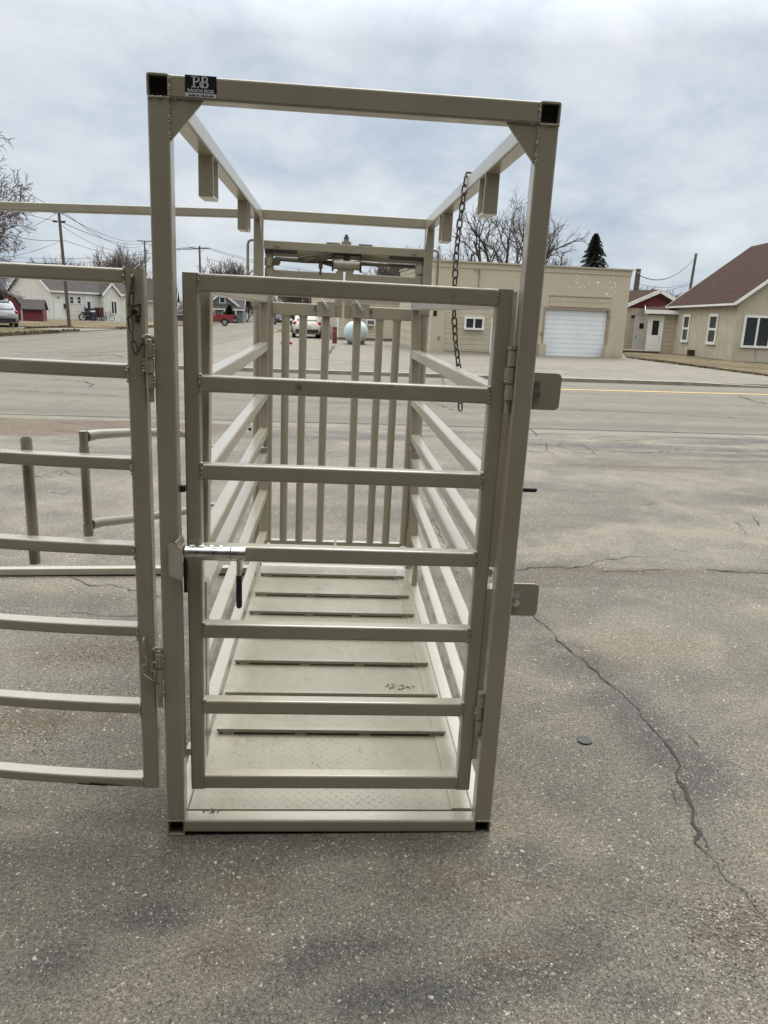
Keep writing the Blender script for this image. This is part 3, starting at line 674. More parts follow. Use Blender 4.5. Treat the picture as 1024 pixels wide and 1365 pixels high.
def grass_mat(name, a, b_):
    m, nt, bs = new_mat(name); v = objvec(nt)
    col = ramp(nt, noise(nt, .9, 7, .7, v, .5), [(.3, a), (.7, b_)])
    col = mix(nt, ramp(nt, noise(nt, .45, 6, .7, v, .6), [(.42, 0.0), (.62, .85)]), col, (a[0]*.60, a[1]*.62, a[2]*.62))
    col = mix(nt, ramp(nt, noise(nt, 2.2, 6, .8, v, .8), [(.46, 0.0), (.62, .6)]), col, (a[0]*.75, a[1]*.72, a[2]*.70))
    col = mix(nt, 1.0, col, ramp(nt, noise(nt, 14, 4, .8, v), [(.3, .55), (.7, 1.3)]), 'MULTIPLY')
    nt.links.new(col, bs.inputs['Base Color']); bs.inputs['Roughness'].default_value = .95; bs.inputs['Specular IOR Level'].default_value = .1
    bump(nt, bs, noise(nt, 22, 4, .8, v), .06, .8); return m
DRY = grass_mat('dry_winter_grass', (.150, .120, .072), (.225, .187, .118))
FAR = grass_mat('far_dry_ground', (.20, .165, .105), (.28, .235, .16))
def sheet(name, pts, zz, mat, parent=None, kind='structure'):
    m = MB(); m.add([(x, y, zz) for x, y in pts], [tuple(range(len(pts)))]); o = m.build(name, mat, parent)
    if kind and parent is None: o['kind'] = kind
    return o
def slab(name, pts, z0, z1, mat, parent=None):
    m = MB(); m.prism([(x, y, z0) for x, y in pts], (0, 0, z1-z0)); o = m.build(name, mat, parent)
    if parent is None: o['kind'] = 'structure'
    return o

sheet('ground', [(-900, -60), (900, -60), (900, 1500), (-900, 1500)], -.018, FAR)
# the lot: a fine grid so that stains have soft edges
RY0, RY1 = 9.02, 18.85
LX0, LX1, LY0 = -9.0, 16.0, -3.0
nx, ny = 500, 240
gx = np.linspace(LX0, LX1, nx+1); gy = np.linspace(LY0, RY0-.34, ny+1)
XX, YY = np.meshgrid(gx, gy); xx = XX.ravel(); yy = YY.ravel()
zz = (fbm(xx*.9, yy*.9, 5)-.5)*.012; zz = zz*np.clip(np.hypot(xx-.48, (yy-1.2)*.6)-.9, 0, 1)
dark = np.zeros_like(xx); tan = np.zeros_like(xx); damp_shade = np.zeros_like(xx)
wx = (fbm(xx*2.3, yy*2.3, 21)-.5); wy = (fbm(xx*2.3, yy*2.3, 33)-.5); wx2 = (fbm(xx*9, yy*9, 41)-.5)
def blob(arr, px, py, rx, ry, s, soft=.55, warp=.7):
    p = gp(px, py); q = np.hypot((xx-p.x+wx*rx*warp*1.3+wx2*rx*.5)/rx, (yy-p.y+wy*ry*warp*1.3+wx2*ry*.4)/ry)
    np.maximum(arr, s*np.clip((1+soft-q)/(2*soft), 0, 1), out=arr)
for a in ((770, 885, .17, .15, .75), (815, 930, .16, .14, .85), (870, 985, .13, .14, .9), (905, 1015, .15, .13, .95), (935, 1045, .14, .11, .8), (745, 862, .13, .13, .6),
          (700, 1305, .16, .06, .85), (750, 1255, .14, .08, .65), (205, 1225, .10, .05, .85), (60, 1285, .08, .06, .7), (405, 1290, .08, .04, .9), (470, 1262, .12, .05, .85), (540, 1330, .18, .06, .9), (680, 1150, .13, .10, .4), (560, 1130, .30, .05, .5), (350, 1350, .12, .05, .5), (850, 1330, .15, .06, .5), (795, 905, .13, .10, .6), (845, 955, .12, .12, .75), (888, 1000, .10, .12, .8), (918, 1075, .10, .10, .5), (890, 985, .30, .30, .35), (800, 900, .28, .22, .3), (960, 1150, .12, .10, .3),
          (50, 815, .45, .20, .45), (170, 820, .5, .16, .4), (640, 640, .5, .25, .3), (1000, 660, .9, .3, .3), (900, 690, .8, .22, .3), (760, 650, .8, .2, .28), (610, 715, .25, .3, .4), (590, 690, .16, .35, .45), (640, 830, .15, .2, .45), (560, 660, .3, .5, .3),
          (70, 655, .5, .25, .4), (20, 680, .6, .22, .35), (860, 1000, .05, .2, .4)):
    blob(dark, *a)
for a in ((10, 566, 3.2, .85, 1.0, .15, .5), (790, 875, .3, .2, .4), (880, 860, .3, .2, .35), (670, 770, .5, .12, .5), (765, 758, .3, .08, .8), (850, 762, .5, .07, .75), (905, 762, .4, .05, .6), (980, 762, .8, .05, .5), (700, 1280, .2, .05, .5), (330, 1180, .2, .1, .35), (300, 1270, .12, .07, .5), (620, 1180, .25, .12, .3), (30, 960, .30, .12, .7), (120, 870, .3, .15, .6), (900, 1020, .05, .05, .8), (985, 1240, .12, .10, .6), (840, 622, 1.2, .1, .6), (890, 628, .8, .1, .4)):
    blob(tan, *a)
for a in ((1010, 608, 1.3, .16, .95), (985, 615, .8, .10, .8), (940, 625, .6, .07, .6)): blob(damp_shade, *a)
# the band of old seal coat beside the road, in streaks along it
edge = np.clip((yy-7.2)/.35, 0, 1)*np.clip((RY0-.36-yy)/.1, 0, 1); st = fbm(xx*.45, yy*5.5, 51, 4); st2 = fbm(xx*.9+40, yy*3.0, 57, 4)
dark = np.maximum(dark, edge*np.clip((st*.6+st2*.6-.50)*4.0, 0, .95))
low = fbm(xx*.28, yy*.7, 61, 5)
damp_shade = np.maximum(damp_shade, np.clip((fbm(xx*.55, yy*1.3, 71, 5)-.53)*3.4, 0, .50))
dark *= 1-.9*np.clip((tan-.25)*1.6, 0, 1)
damp_shade = np.maximum(damp_shade, np.clip((fbm(xx*1.4, yy*2.0, 81, 5)-.50)*2.4, 0, .38))
# coarser old mix towards the front apron, with shade painted in as extra darkening
ap = np.clip((1.2-yy+(fbm(xx*1.5, yy*1.5, 95)-.5)*1.6)/2.2, 0, 1); damp_shade = np.maximum(damp_shade, ap*.30)
idx = np.arange((nx+1)*(ny+1)).reshape(ny+1, nx+1)
fq = np.stack([idx[:-1, :-1], idx[:-1, 1:], idx[1:, 1:], idx[1:, :-1]], -1).reshape(-1, 4)
me = bpy.data.meshes.new('parking_lot'); me.vertices.add(len(xx)); me.vertices.foreach_set('co', np.stack([xx, yy, zz], -1).ravel())
me.loops.add(fq.size); me.loops.foreach_set('vertex_index', fq.ravel()); me.polygons.add(len(fq)); me.polygons.foreach_set('loop_start', np.arange(0, fq.size, 4)); me.polygons.foreach_set('loop_total', np.full(len(fq), 4))
me.update(calc_edges=True); me.polygons.foreach_set('use_smooth', np.ones(len(fq), bool))
ca_ = me.color_attributes.new('stain_shade', 'FLOAT_COLOR', 'POINT'); ca_.data.foreach_set('color', np.stack([dark, tan, damp_shade, np.ones_like(dark)], -1).astype(np.float32).ravel())
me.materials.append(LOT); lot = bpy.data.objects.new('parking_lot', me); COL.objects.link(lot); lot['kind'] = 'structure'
def lotz(x, y):
    i = min(max(int(round((x-LX0)/(LX1-LX0)*nx)), 0), nx); j = min(max(int(round((y-LY0)/(RY0-.34-LY0)*ny)), 0), ny)
    return float(zz.reshape(ny+1, nx+1)[j, i])
sheet('lot_beyond', [(-60, -3), (LX0, -3), (LX0, RY0-.34), (-60, RY0-.34)], -.002, CONC); sheet('lot_beyond', [(LX1, -3), (60, -3), (60, RY0-.34), (LX1, RY0-.34)], -.002, CONC)
# cracks
crng = random.Random(23)
cm = MB()
def crack(pix, w=.006, wob=.018, world=False):
    P = [gp(*p) for p in pix] if not world else [V((p[0], p[1], 0)) for p in pix]
    pts = []
    for a, b in zip(P, P[1:]):
        k = max(2, int((b-a).length/.045))
        for i in range(k): pts.append(a.lerp(b, i/k)+V((crng.gauss(0, wob*.5), crng.gauss(0, wob*.5), 0)))
    pts.append(P[-1]); n = len(pts); vs = []
    for i, p in enumerate(pts):
        d = (pts[min(i+1, n-1)]-pts[max(i-1, 0)]); d.z = 0; d.normalize(); q = V((-d.y, d.x, 0))
        ww = w*(crng.uniform(.2, 1.0) if crng.random() < .8 else crng.uniform(1.2, 2.0))*min(1, .3+4*min(i, n-1-i)/n)
        z = lotz(p.x, p.y)+.004 if LX0 < p.x < LX1 and p.y < RY0-.36 else .006
        for s in (-1, 1): e = p+q*ww*s*.5; vs.append((e.x, e.y, z))
        if crng.random() < .75:                        # crumbled bits beside it
            for _ in range(crng.randint(1, 3)):
                c_ = p+q*crng.gauss(0, 1.6)*w+d*crng.uniform(-.03, .03); k_ = w*crng.uniform(.15, .6); t_ = crng.uniform(0, 6.28)
                cm.add([(c_.x+k_*crng.uniform(.5, 1.3)*math.cos(t_+a_), c_.y+k_*crng.uniform(.5, 1.3)*math.sin(t_+a_), z) for a_ in (0, 1.6, 3.1, 4.7)], [(0, 1, 2, 3)])
    cm.add(vs, [(2*i, 2*i+1, 2*i+3, 2*i+2) for i in range(n-1)])
crack([(705, 815), (735, 843), (758, 866), (790, 890), (812, 910), (835, 932), (858, 955), (872, 975), (893, 998), (905, 1020), (910, 1050), (918, 1080), (926, 1105), (945, 1140), (960, 1165), (985, 1188), (1005, 1205), (1030, 1225)], .0075)
crack([(905, 1045), (918, 1070), (930, 1098), (938, 1122)], .004); crack([(892, 1052), (903, 1075)], .004); crack([(905, 965), (935, 1000)], .003); crack([(915, 1050), (932, 1072)], .003)
crack([(930, 1100), (938, 1125), (950, 1140)], .004)
crack([(640, 765), (690, 759), (715, 757), (735, 756), (760, 758), (790, 754)], .012, .02); crack([(785, 752), (800, 747), (825, 744), (850, 742), (880, 743)], .007, .02); crack([(800, 762), (850, 761), (880, 759), (910, 757)], .007); crack([(945, 759), (980, 763), (1024, 765), (1060, 764)], .013, .02)
crack([(93, 768), (108, 776), (120, 781), (150, 780), (185, 788), (215, 795), (250, 798)], .009); crack([(100, 772), (118, 777)], .006); crack([(70, 818), (110, 817), (150, 822), (185, 821), (230, 818)], .006)
crack([(560, 700), (585, 690), (600, 676), (630, 668)], .006); crack([(575, 690), (590, 715), (602, 740), (608, 770)], .006); crack([(585, 700), (600, 712), (612, 735)], .005); crack([(625, 685), (640, 700), (655, 712)], .006)
crack([(595, 478), (590, 500), (592, 520)], .02, .05); crack([(770, 592), (790, 600), (795, 606)], .010); crack([(728, 590), (729, 600), (740, 608), (755, 610)], .012); crack([(700, 568), (712, 576), (716, 582)], .015)
crack([(770, 598), (860, 604), (920, 600), (1024, 602)], .014, .03); crack([(820, 668), (850, 674), (880, 672)], .007); crack([(960, 690), (985, 698), (993, 712)], .008); crack([(1005, 690), (1012, 702)], .010)
for i in range(9): x0 = crng.uniform(0, 70); y0_ = crng.uniform(608, 660); crack([(x0, y0_), (x0+crng.uniform(10, 26), y0_+crng.uniform(-5, 5)), (x0+crng.uniform(30, 50), y0_+crng.uniform(-6, 6))], .007)
for i in range(26): x0 = crng.uniform(620, 1024); y0_ = crng.uniform(585, 606); crack([(x0, y0_), (x0+crng.uniform(14, 30), y0_+crng.uniform(-3, 4)), (x0+crng.uniform(34, 60), y0_+crng.uniform(-3, 6))], .009)
for i in range(14): x0 = crng.uniform(60, 200); y0_ = crng.uniform(556, 585); crack([(x0, y0_), (x0+crng.uniform(10, 22), y0_+crng.uniform(-3, 4)), (x0+crng.uniform(24, 44), y0_+crng.uniform(-3, 5))], .009)
for i in range(30): x0 = crng.uniform(-4, 9); y0_ = crng.uniform(3, 8.4); L_ = crng.uniform(.2, .8); a = crng.gauss(0, .35); crack([(x0, y0_), (x0+L_*.5*math.cos(a), y0_+L_*.5*math.sin(a)+.03), (x0+L_*math.cos(a), y0_+L_*math.sin(a))], .004, .02, True)
cm.build('crack', TARM, lot)
m = MB(); p = gp(779, 988); m.prism([(p.x+.027*math.cos(a*PI/9)*(1+.1*math.sin(a*2.1)), p.y+.027*math.sin(a*PI/9), .002+lotz(p.x, p.y)) for a in range(18)], (0, 0, .004)); m.build('tar_spot', simple('tar', (.022, .022, .024), .6, bumpd=.002), lot)
# loose grit
def grit(name, spots, count, s0, s1, seed):
    r = random.Random(seed); m = MB()
    for i in range(count):
        px, py, rx, ry = r.choice(spots); p = gp(r.gauss(px, rx), r.gauss(py, ry))
        if p.y > RY0-.4: continue
        s = r.uniform(s0, s1); z = lotz(p.x, p.y); vs = []
        for k in range(6):
            d = V(((1,0,0),(-1,0,0),(0,1,0),(0,-1,0),(0,0,.8),(0,0,-.6))[k]); vs.append((p.x+d.x*s*r.uniform(.6, 1.2), p.y+d.y*s*r.uniform(.6, 1.2), z+s*.35+d.z*s*r.uniform(.5, 1)))
        m.add(vs, [(0,2,4),(2,1,4),(1,3,4),(3,0,4),(2,0,5),(1,2,5),(3,1,5),(0,3,5)])
    return m
mg, nt, bs = new_mat('grit_stone'); g_ = N(nt, 'ShaderNodeNewGeometry')
nt.links.new(ramp(nt, g_.outputs['Random Per Island'], [(0, (.11, .09, .07)), (.45, (.22, .195, .16)), (.8, (.34, .32, .28)), (1, (.50, .48, .44))]), bs.inputs['Base Color']); bs.inputs['Roughness'].default_value = .85
o = grit('gravel', [(120, 870, 40, 15), (150, 860, 25, 10), (40, 970, 45, 22), (25, 985, 35, 15), (110, 915, 40, 8), (975, 1235, 30, 22), (1010, 1225, 20, 25), (945, 1215, 20, 15), (990, 1290, 30, 30)], 1900, .0016, .0052, 31).build('gravel', mg); o['kind'] = 'stuff'
o['label'] = 'loose small gravel scattered on the asphalt'
o = grit('grit', [(512, 1230, 420, 90), (150, 1150, 160, 80), (850, 1150, 160, 120), (400, 1290, 400, 50), (850, 950, 150, 80)], 3800, .0010, .0030, 37).build('grit', mg); o['kind'] = 'stuff'
o['label'] = 'fine pale grit scattered over the lot'

# ------------------------------------------------------------------ road, kerbs, paving beyond, lawns
sheet('road', [(-200, RY0), (200, RY0), (200, RY1), (-200, RY1)], -.006, ROAD)
m = MB(); m.prism([(-200, RY0-.34, -.03), (200, RY0-.34, -.03), (200, RY0, -.03), (-200, RY0, -.03)], (0, 0, .030)); gut = m.build('gutter', CONC); gut['kind'] = 'structure'
m = MB(); x = -40.0
while x < 40: L_ = crng.uniform(1, 3); m.box((x, RY0+crng.uniform(.0, .02), -.012), (x+L_, RY0+.075+crng.uniform(0, .05), -.0015)); x += L_*crng.uniform(.98, 1.02)
m.build('joint', TARM, gut)
m = MB()
for i in range(22):                                       # tyre wear bands on the carriageway
    pass
for px in (620, ):
    pass
road = bpy.data.objects['road']
m = MB(); a, b = gp(735, 518.4), gp(1060, 526.8); d = (b-a).normalized(); q = V((-d.y, d.x, 0))
m.add([a+q*.07+V((0,0,.0)), a-q*.07, b+d*30-q*.07, b+d*30+q*.07], [(0,1,2,3)]); m.v = [(x, y, -.001) for x, y, z in m.v]; m.build('centre_line', YEL, road)
cm = MB()
crack([(540, 520), (560, 530), (600, 545), (640, 556)], .014, .05); crack([(985, 527), (1005, 535), (1040, 541)], .04, .05); crack([(60, 505), (110, 508), (125, 512), (118, 516)], .03, .05)
crack([(10, 520), (90, 524), (160, 527)], .03, .03); crack([(740, 545), (840, 549), (960, 556), (1040, 560)], .025, .03); crack([(420, 536), (500, 538), (560, 541)], .02, .03); crack([(170, 498), (240, 500)], .03)
m2 = cm.build('crack', TARM, road)
# the lot across the road, reached over a kerb that drops at the drives
slab('far_pavement', [(-4.9, RY1+.28), (70, RY1+.28), (70, 31.2), (60, 60), (-4.9, 60)], -.01, .07, CONC)
kb = MB(); kb.prism([(-4.9, RY1, -.02), (10.5, RY1, -.02), (10.5, RY1+.28, -.02), (-4.9, RY1+.28, -.02)], (0, 0, .11))
kb.prism([(10.5, RY1, -.02), (10.5, RY1, .09), (13.2, RY1, .03), (13.2, RY1, -.02)], (0, .28, 0), flip=True); kb.box((13.2, RY1, -.02), (70, RY1+.28, .03)); kb.box((-60, RY1, -.02), (-15.6, RY1+.28, .12))
o = kb.build('kerb', KERB); o['kind'] = 'structure'
sheet('side_street', [(-15.6, RY1), (-4.9, RY1), (-4.9, 400), (-15.6, 400)], .004, STREET)
cm = MB(); crack([(430, 487), (436, 478), (441, 470), (446, 462)], .06, .05); crack([(350, 478), (420, 482), (500, 486)], .05, .05); crack([(600, 488), (720, 494), (860, 500)], .05, .05)
cm.v = [(x, y, .076) for x, y, z in cm.v]; cm.build('crack', TARM, bpy.data.objects['far_pavement'])
cm = MB(); crack([(92, 476), (150, 473), (168, 477)], .05, .05); crack([(20, 470), (120, 471), (170, 468)], .05, .05); crack([(285, 466), (315, 458), (338, 451)], .09, .03); cm.v = [(x, y, .012) for x, y, z in cm.v]; cm.build('crack', TARM, bpy.data.objects['side_street'])

# unseen building front added behind the camera to shade the chute and near asphalt
sw_ = empty('shade_building', (0, 0, 0)); tag(sw_, 'unseen dark stand-in building front with an open doorway behind the camera, added to shade the chute', 'building')
SHADEM = simple('shade_wall_brown', (.075, .066, .055), .7, scale=1.0, bumpd=.01, bscale=5)
m = MB(); y0, y1 = -3.2, -2.75
m.box((-14, y0, 0), (-2.0, y1, 5.2)); m.box((2.4, y0, 0), (14, y1, 5.2)); m.box((-2.0, y0, 3.9), (2.4, y1, 5.2)); m.build('front_wall', SHADEM, sw_)
m = MB(); m.box((-14, -14, 0), (-13.7, y0, 5.2)); m.box((13.7, -14, 0), (14, y0, 5.2)); m.box((-14, -14.3, 0), (14, -14, 5.2)); m.build('side_walls', SHADEM, sw_)
m = MB(); m.prism([(-14.4, -14.5, 5.2), (14.4, -14.5, 5.2), (14.4, -2.35, 5.2), (-14.4, -2.35, 5.2)], (0, 0, .2)); m.build('roof', SHADEM, sw_)
m = MB(); m.box((-2.15, -2.75, 0), (-2.0, -2.70, 4.05)); m.box((2.4, -2.75, 0), (2.55, -2.70, 4.05)); m.box((-2.0, -2.75, 3.9), (2.4, -2.70, 4.05)); m.build('door_frame', KERB, sw_)
# ------------------------------------------------------------------ materials of the far side
def siding(name, col, pitch=.12, vert=False, rough=.6, depth=.012):
    m, nt, bs = new_mat(name); v = objvec(nt); sx = N(nt, 'ShaderNodeSeparateXYZ'); nt.links.new(v, sx.inputs[0])
    fr = math_(nt, 'FRACT', math_(nt, 'DIVIDE', sx.outputs[2], pitch))
    n_ = noise(nt, 1.3, 5, .65, v)
    c = ramp(nt, n_, [(.3, [x*.9 for x in col]), (.7, [min(1, x*1.06) for x in col])])
    line = ramp(nt, fr, [(.0, .55), (.07, .62), (.12, 1.0), (1.0, 1.0)])
    c = mix(nt, 1.0, c, line, 'MULTIPLY')
    nt.links.new(c, bs.inputs['Base Color']); bs.inputs['Roughness'].default_value = rough
    bump(nt, bs, fr, depth, .8); return m
def shingle(name, col):
    m, nt, bs = new_mat(name); v = objvec(nt)
    br = N(nt, 'ShaderNodeTexBrick'); br.inputs['Scale'].default_value = 2.6; br.inputs['Mortar Size'].default_value = .03; br.inputs['Row Height'].default_value = .36; br.inputs['Brick Width'].default_value = .75
    br.inputs['Color1'].default_value = c4(col); br.inputs['Color2'].default_value = c4([x*.72 for x in col]); br.inputs['Mortar'].default_value = c4([x*.5 for x in col])
    nt.links.new(v, br.inputs['Vector'])
    c = mix(nt, 1.0, br.outputs['Color'], ramp(nt, noise(nt, 5, 6, .7, v), [(.3, .75), (.7, 1.2)]), 'MULTIPLY')
    nt.links.new(c, bs.inputs['Base Color']); bs.inputs['Roughness'].default_value = .95; bs.inputs['Specular IOR Level'].default_value = .12
    bump(nt, bs, noise(nt, 30, 3, .7, v), .01); return m
def block(name, col):
    m, nt, bs = new_mat(name); v = objvec(nt)
    mp = N(nt, 'ShaderNodeMapping'); mp.inputs['Rotation'].default_value = (PI/2, 0, 0); nt.links.new(v, mp.inputs['Vector'])
    br = N(nt, 'ShaderNodeTexBrick'); br.inputs['Scale'].default_value = 1.0; br.inputs['Mortar Size'].default_value = .007; br.inputs['Row Height'].default_value = .2; br.inputs['Brick Width'].default_value = .4; br.inputs['Mortar Smooth'].default_value = .3
    br.inputs['Color1'].default_value = c4(col); br.inputs['Color2'].default_value = c4([x*.96 for x in col]); br.inputs['Mortar'].default_value = c4([x*.86 for x in col])
    nt.links.new(mp.outputs[0], br.inputs['Vector'])
    c = mix(nt, 1.0, br.outputs['Color'], ramp(nt, noise(nt, .8, 6, .65, v), [(.3, .95), (.7, 1.04)]), 'MULTIPLY')
    sx = N(nt, 'ShaderNodeSeparateXYZ'); nt.links.new(v, sx.inputs[0])
    low = ramp(nt, math_(nt, 'ADD', math_(nt, 'MULTIPLY', sx.outputs[2], .8), math_(nt, 'MULTIPLY', noise(nt, 2.2, 5, .7, v), .8)), [(.40, .86), (.66, 1.0)])  # splash dirt along the base
    c = mix(nt, 1.0, c, low, 'MULTIPLY')
    nt.links.new(c, bs.inputs['Base Color']); bs.inputs['Roughness'].default_value = .85; bump(nt, bs, br.outputs['Fac'], .004, -.6); return m
TANB = block('tan_painted_block', (.480, .430, .325))
STUC = simple('tan_stucco', (.430, .385, .300), .9, var=.14, scale=1.6, bumpd=.006, bscale=35)
BOARD = siding('tan_boarding', (.480, .430, .320), .235)
TSID = siding('tan_siding', (.56, .50, .40), .19)
TSIDW = siding('tan_wide_siding', (.475, .40, .30), .26)
WSID = siding('white_siding', (.70, .69, .64), .26)
GSID = siding('grey_siding', (.17, .18, .19), .18)
WHITE = simple('white_trim', (.72, .72, .70), .5, var=.06)
OFFW = simple('off_white_wall', (.60, .60, .56), .7, var=.08)
BROWNR = shingle('brown_shingles', (.052, .027, .021))
GREYR = shingle('grey_shingles', (.085, .079, .076))
REDW = simple('dark_red_boards', (.150, .026, .034), .7, var=.2, scale=5)
GLASS, nt, bs = new_mat('window_glass'); bs.inputs['Base Color'].default_value = (.018, .022, .024, 1); bs.inputs['Roughness'].default_value = .06; bs.inputs['Specular IOR Level'].default_value = .6
DOORW = siding('white_sectional_door', (.80, .83, .86), .22, depth=.01)
WOOD = simple('weathered_pole_wood', (.105, .088, .072), .9, var=.3, scale=9, stretch=(3, 3, .4))
BARK = simple('bark', (.060, .048, .040), .95, var=.4, scale=14, bumpd=.01, bscale=20, stretch=(2, 2, .5))
TWIG = simple('twigs', (.115, .085, .072), .95, var=.25, scale=6)
WILL = simple('willow_twigs', (.115, .090, .082), .95, var=.25, scale=4)
NEED = simple('spruce_needles', (.020, .034, .022), .9, var=.5, scale=3)
BLACK = simple('black_plastic', (.015, .015, .017), .5)
BLUEP = simple('dark_blue_plastic', (.018, .03, .07), .5)
RUST = simple('rusty_red_paint', (.145, .040, .032), .8, var=.4, scale=12)
TANKP = simple('pale_blue_tank_paint', (.47, .58, .62), .45, var=.10, scale=2.5)
BLUED = simple('blue_cap', (.03, .10, .30), .5)
TYRE = simple('tyre_rubber', (.018, .018, .018), .85)
RIM = simple('alloy_rim', (.42, .42, .43), .35, .8)
LENS = simple('tail_lamp_red', (.42, .012, .016), .18)
CLEARL = simple('lamp_clear', (.7, .7, .7), .15)
GREYM = simple('galvanised_metal', (.34, .345, .35), .5, .5)
BROWNM = simple('brown_rusty_box', (.060, .036, .026), .8, var=.3)
def carpaint(name, col, metal=.0):
    m, nt, bs = new_mat(name); v = objvec(nt); sx = N(nt, 'ShaderNodeSeparateXYZ'); nt.links.new(v, sx.inputs[0])
    d = ramp(nt, math_(nt, 'ADD', sx.outputs[2], math_(nt, 'MULTIPLY', noise(nt, 6, 5, .7, v), .5)), [(.55, .8), (.98, .0)])   # road dirt low down
    nt.links.new(mix(nt, d, col, (.19, .165, .13)), bs.inputs['Base Color']); bs.inputs['Metallic'].default_value = metal
    bs.inputs['Roughness'].default_value = .28; bs.inputs['Coat Weight'].default_value = .5; bs.inputs['Coat Roughness'].default_value = .1; return m

# ------------------------------------------------------------------ buildings
def gable(name, origin, ang, Lu, Dv, eave, rise, wall, roof, trim=WHITE, oh=.32, label=None, cat='house', group=None, base=.0, gablemat=None, th=.16):
    # ridge along local x, the front wall on local y = 0; Dv < 0 puts the body on the other side
    r = empty(name, (origin[0], origin[1], base), ang); tag(r, label, cat, group)
    s = 1 if Dv > 0 else -1; hv = Dv/2
    m = MB()
    P = [(0, 0, 0), (0, Dv, 0), (0, Dv, eave), (0, hv, eave+rise), (0, 0, eave)]
    m.prism(P, (Lu, 0, 0), flip=(s < 0)); w = m.build('wall', wall, r)
    if gablemat:
        MB().prism([(-.004, .05*s, eave), (-.004, Dv-.05*s, eave), (-.004, hv, eave+rise-.03)], (-.01, 0, 0)).build('gable_panel', gablemat, w)
    sl = rise/abs(hv); m = MB(); e2 = oh*sl
    for a, b_ in ((-s*oh, hv), (Dv+s*oh, hv)):
        z0 = eave-e2; z1 = eave+rise
        q = [(-oh, a, z0+.01), (Lu+oh, a, z0+.01), (Lu+oh, b_, z1+.01), (-oh, b_, z1+.01)]
        m.prism(q, (0, 0, th))
    rf = m.build('roof', roof, r)
    m = MB()                                                   # white rakes and eave boards
    for a in (-s*oh, Dv+s*oh):
        m.bar((-oh-.012, a, eave-e2+th*.45), (-oh-.012, hv, eave+rise+th*.45), .024, th+.06)
        m.bar((Lu+oh+.012, a, eave-e2+th*.45), (Lu+oh+.012, hv, eave+rise+th*.45), .024, th+.06)
        o_ = -.013*s if a*s < 0 else .013*s
        m.bar((-oh, a+o_, eave-e2+th*.45), (Lu+oh, a+o_, eave-e2+th*.45), .024, th+.02)
    m.build('trim', trim, rf)
    return r
def hitwall(r, side, px, py):                                  # photo position -> (along, height) on a wall of r
    bpy.context.view_layer.update()
    ca, sa = math.cos(r.rotation_euler.z), math.sin(r.rotation_euler.z); u = V((ca, sa, 0)); v = V((-sa, ca, 0)); o = V(r.location)
    n = v if side == 'front' else u; d = ray(px, py); t = (o-CAM).dot(n)/d.dot(n); p = CAM+d*t-o
    return (p.dot(u) if side == 'front' else p.dot(v)), p.z
def window(r, side, a0, a1, z0, z1, s=1, frame=WHITE, fw=.07, mull=(), rail=False, out=.05, gl=GLASS, name='window'):
    # out: how far the frame stands proud; s: +1 when the outside is the negative direction of the wall's normal axis
    m = MB()
    def bx(p0, p1, q0, q1, y0, y1):
        if side == 'front': m.box((p0, min(y0, y1), q0), (p1, max(y0, y1), q1))
        else: m.box((min(y0, y1), p0, q0), (max(y0, y1), p1, q1))
    o0, o1 = (-.002)*s, -out*s
    bx(a0, a1, z1-fw, z1, o0, o1); bx(a0, a1, z0, z0+fw, o0, o1*1.3); bx(a0, a0+fw, z0+fw, z1-fw, o0, o1); bx(a1-fw, a1, z0+fw, z1-fw, o0, o1)
    for q in mull: bx(a0+(a1-a0)*q-fw*.4, a0+(a1-a0)*q+fw*.4, z0+fw, z1-fw, o0, o1*.9)
    if rail: bx(a0+fw, a1-fw, (z0+z1)/2-fw*.4, (z0+z1)/2+fw*.4, o0, o1*.85)
    f = m.build(name, frame, r)
    m = MB(); bx(a0+fw*.6, a1-fw*.6, z0+fw*.6, z1-fw*.6, o0*2, -out*.35*s); m.build('pane', gl, f)
    return f
def door(r, side, a0, a1, z1, s=1, mat=WHITE, fw=.08, win=None, z0=0.02):
    m = MB()
    def bx(mm, p0, p1, q0, q1, y0, y1):
        if side == 'front': mm.box((p0, min(y0, y1), q0), (p1, max(y0, y1), q1))
        else: mm.box((min(y0, y1), p0, q0), (max(y0, y1), p1, q1))
    bx(m, a0, a1, z0, z1, -.002*s, -.035*s)
    d = m.build('door', mat, r)
    m = MB(); bx(m, a0-fw, a0, z0, z1+fw, -.002*s, -.06*s); bx(m, a1, a1+fw, z0, z1+fw, -.002*s, -.06*s); bx(m, a0, a1, z1, z1+fw, -.002*s, -.06*s); m.build('door_frame', WHITE, d)
    if win:
        m = MB(); bx(m, a0+(a1-a0)*win[0], a0+(a1-a0)*win[1], z1*win[2], z1*win[3], -.036*s, -.045*s); m.build('pane', GLASS, d)
    m = MB(); e = a1-.09 if not (win and win[0] > .5) else a0+.09
    if side == 'front': m.ball((e, -.07*s, 1.0), .035)
    else: m.ball((-.07*s, e, 1.0), .035)
    m.build('handle', GREYM, d)
    return d

# tan block building with the roller door
BL = gp(573, 471.4); BR = gp(829, 479.2); bu = (BR-BL); blen = bu.length; bang = math.atan2(bu.y, bu.x)
tb_ = empty('block_building', (BL.x, BL.y, 0), bang); tag(tb_, 'flat roofed tan block building with a white overhead door, across the road', 'building')
Hb = hitwall(tb_, 'front', 700, 352)[1]; dep = 9.0
def hb(px, py): return hitwall(tb_, 'front', px, py)
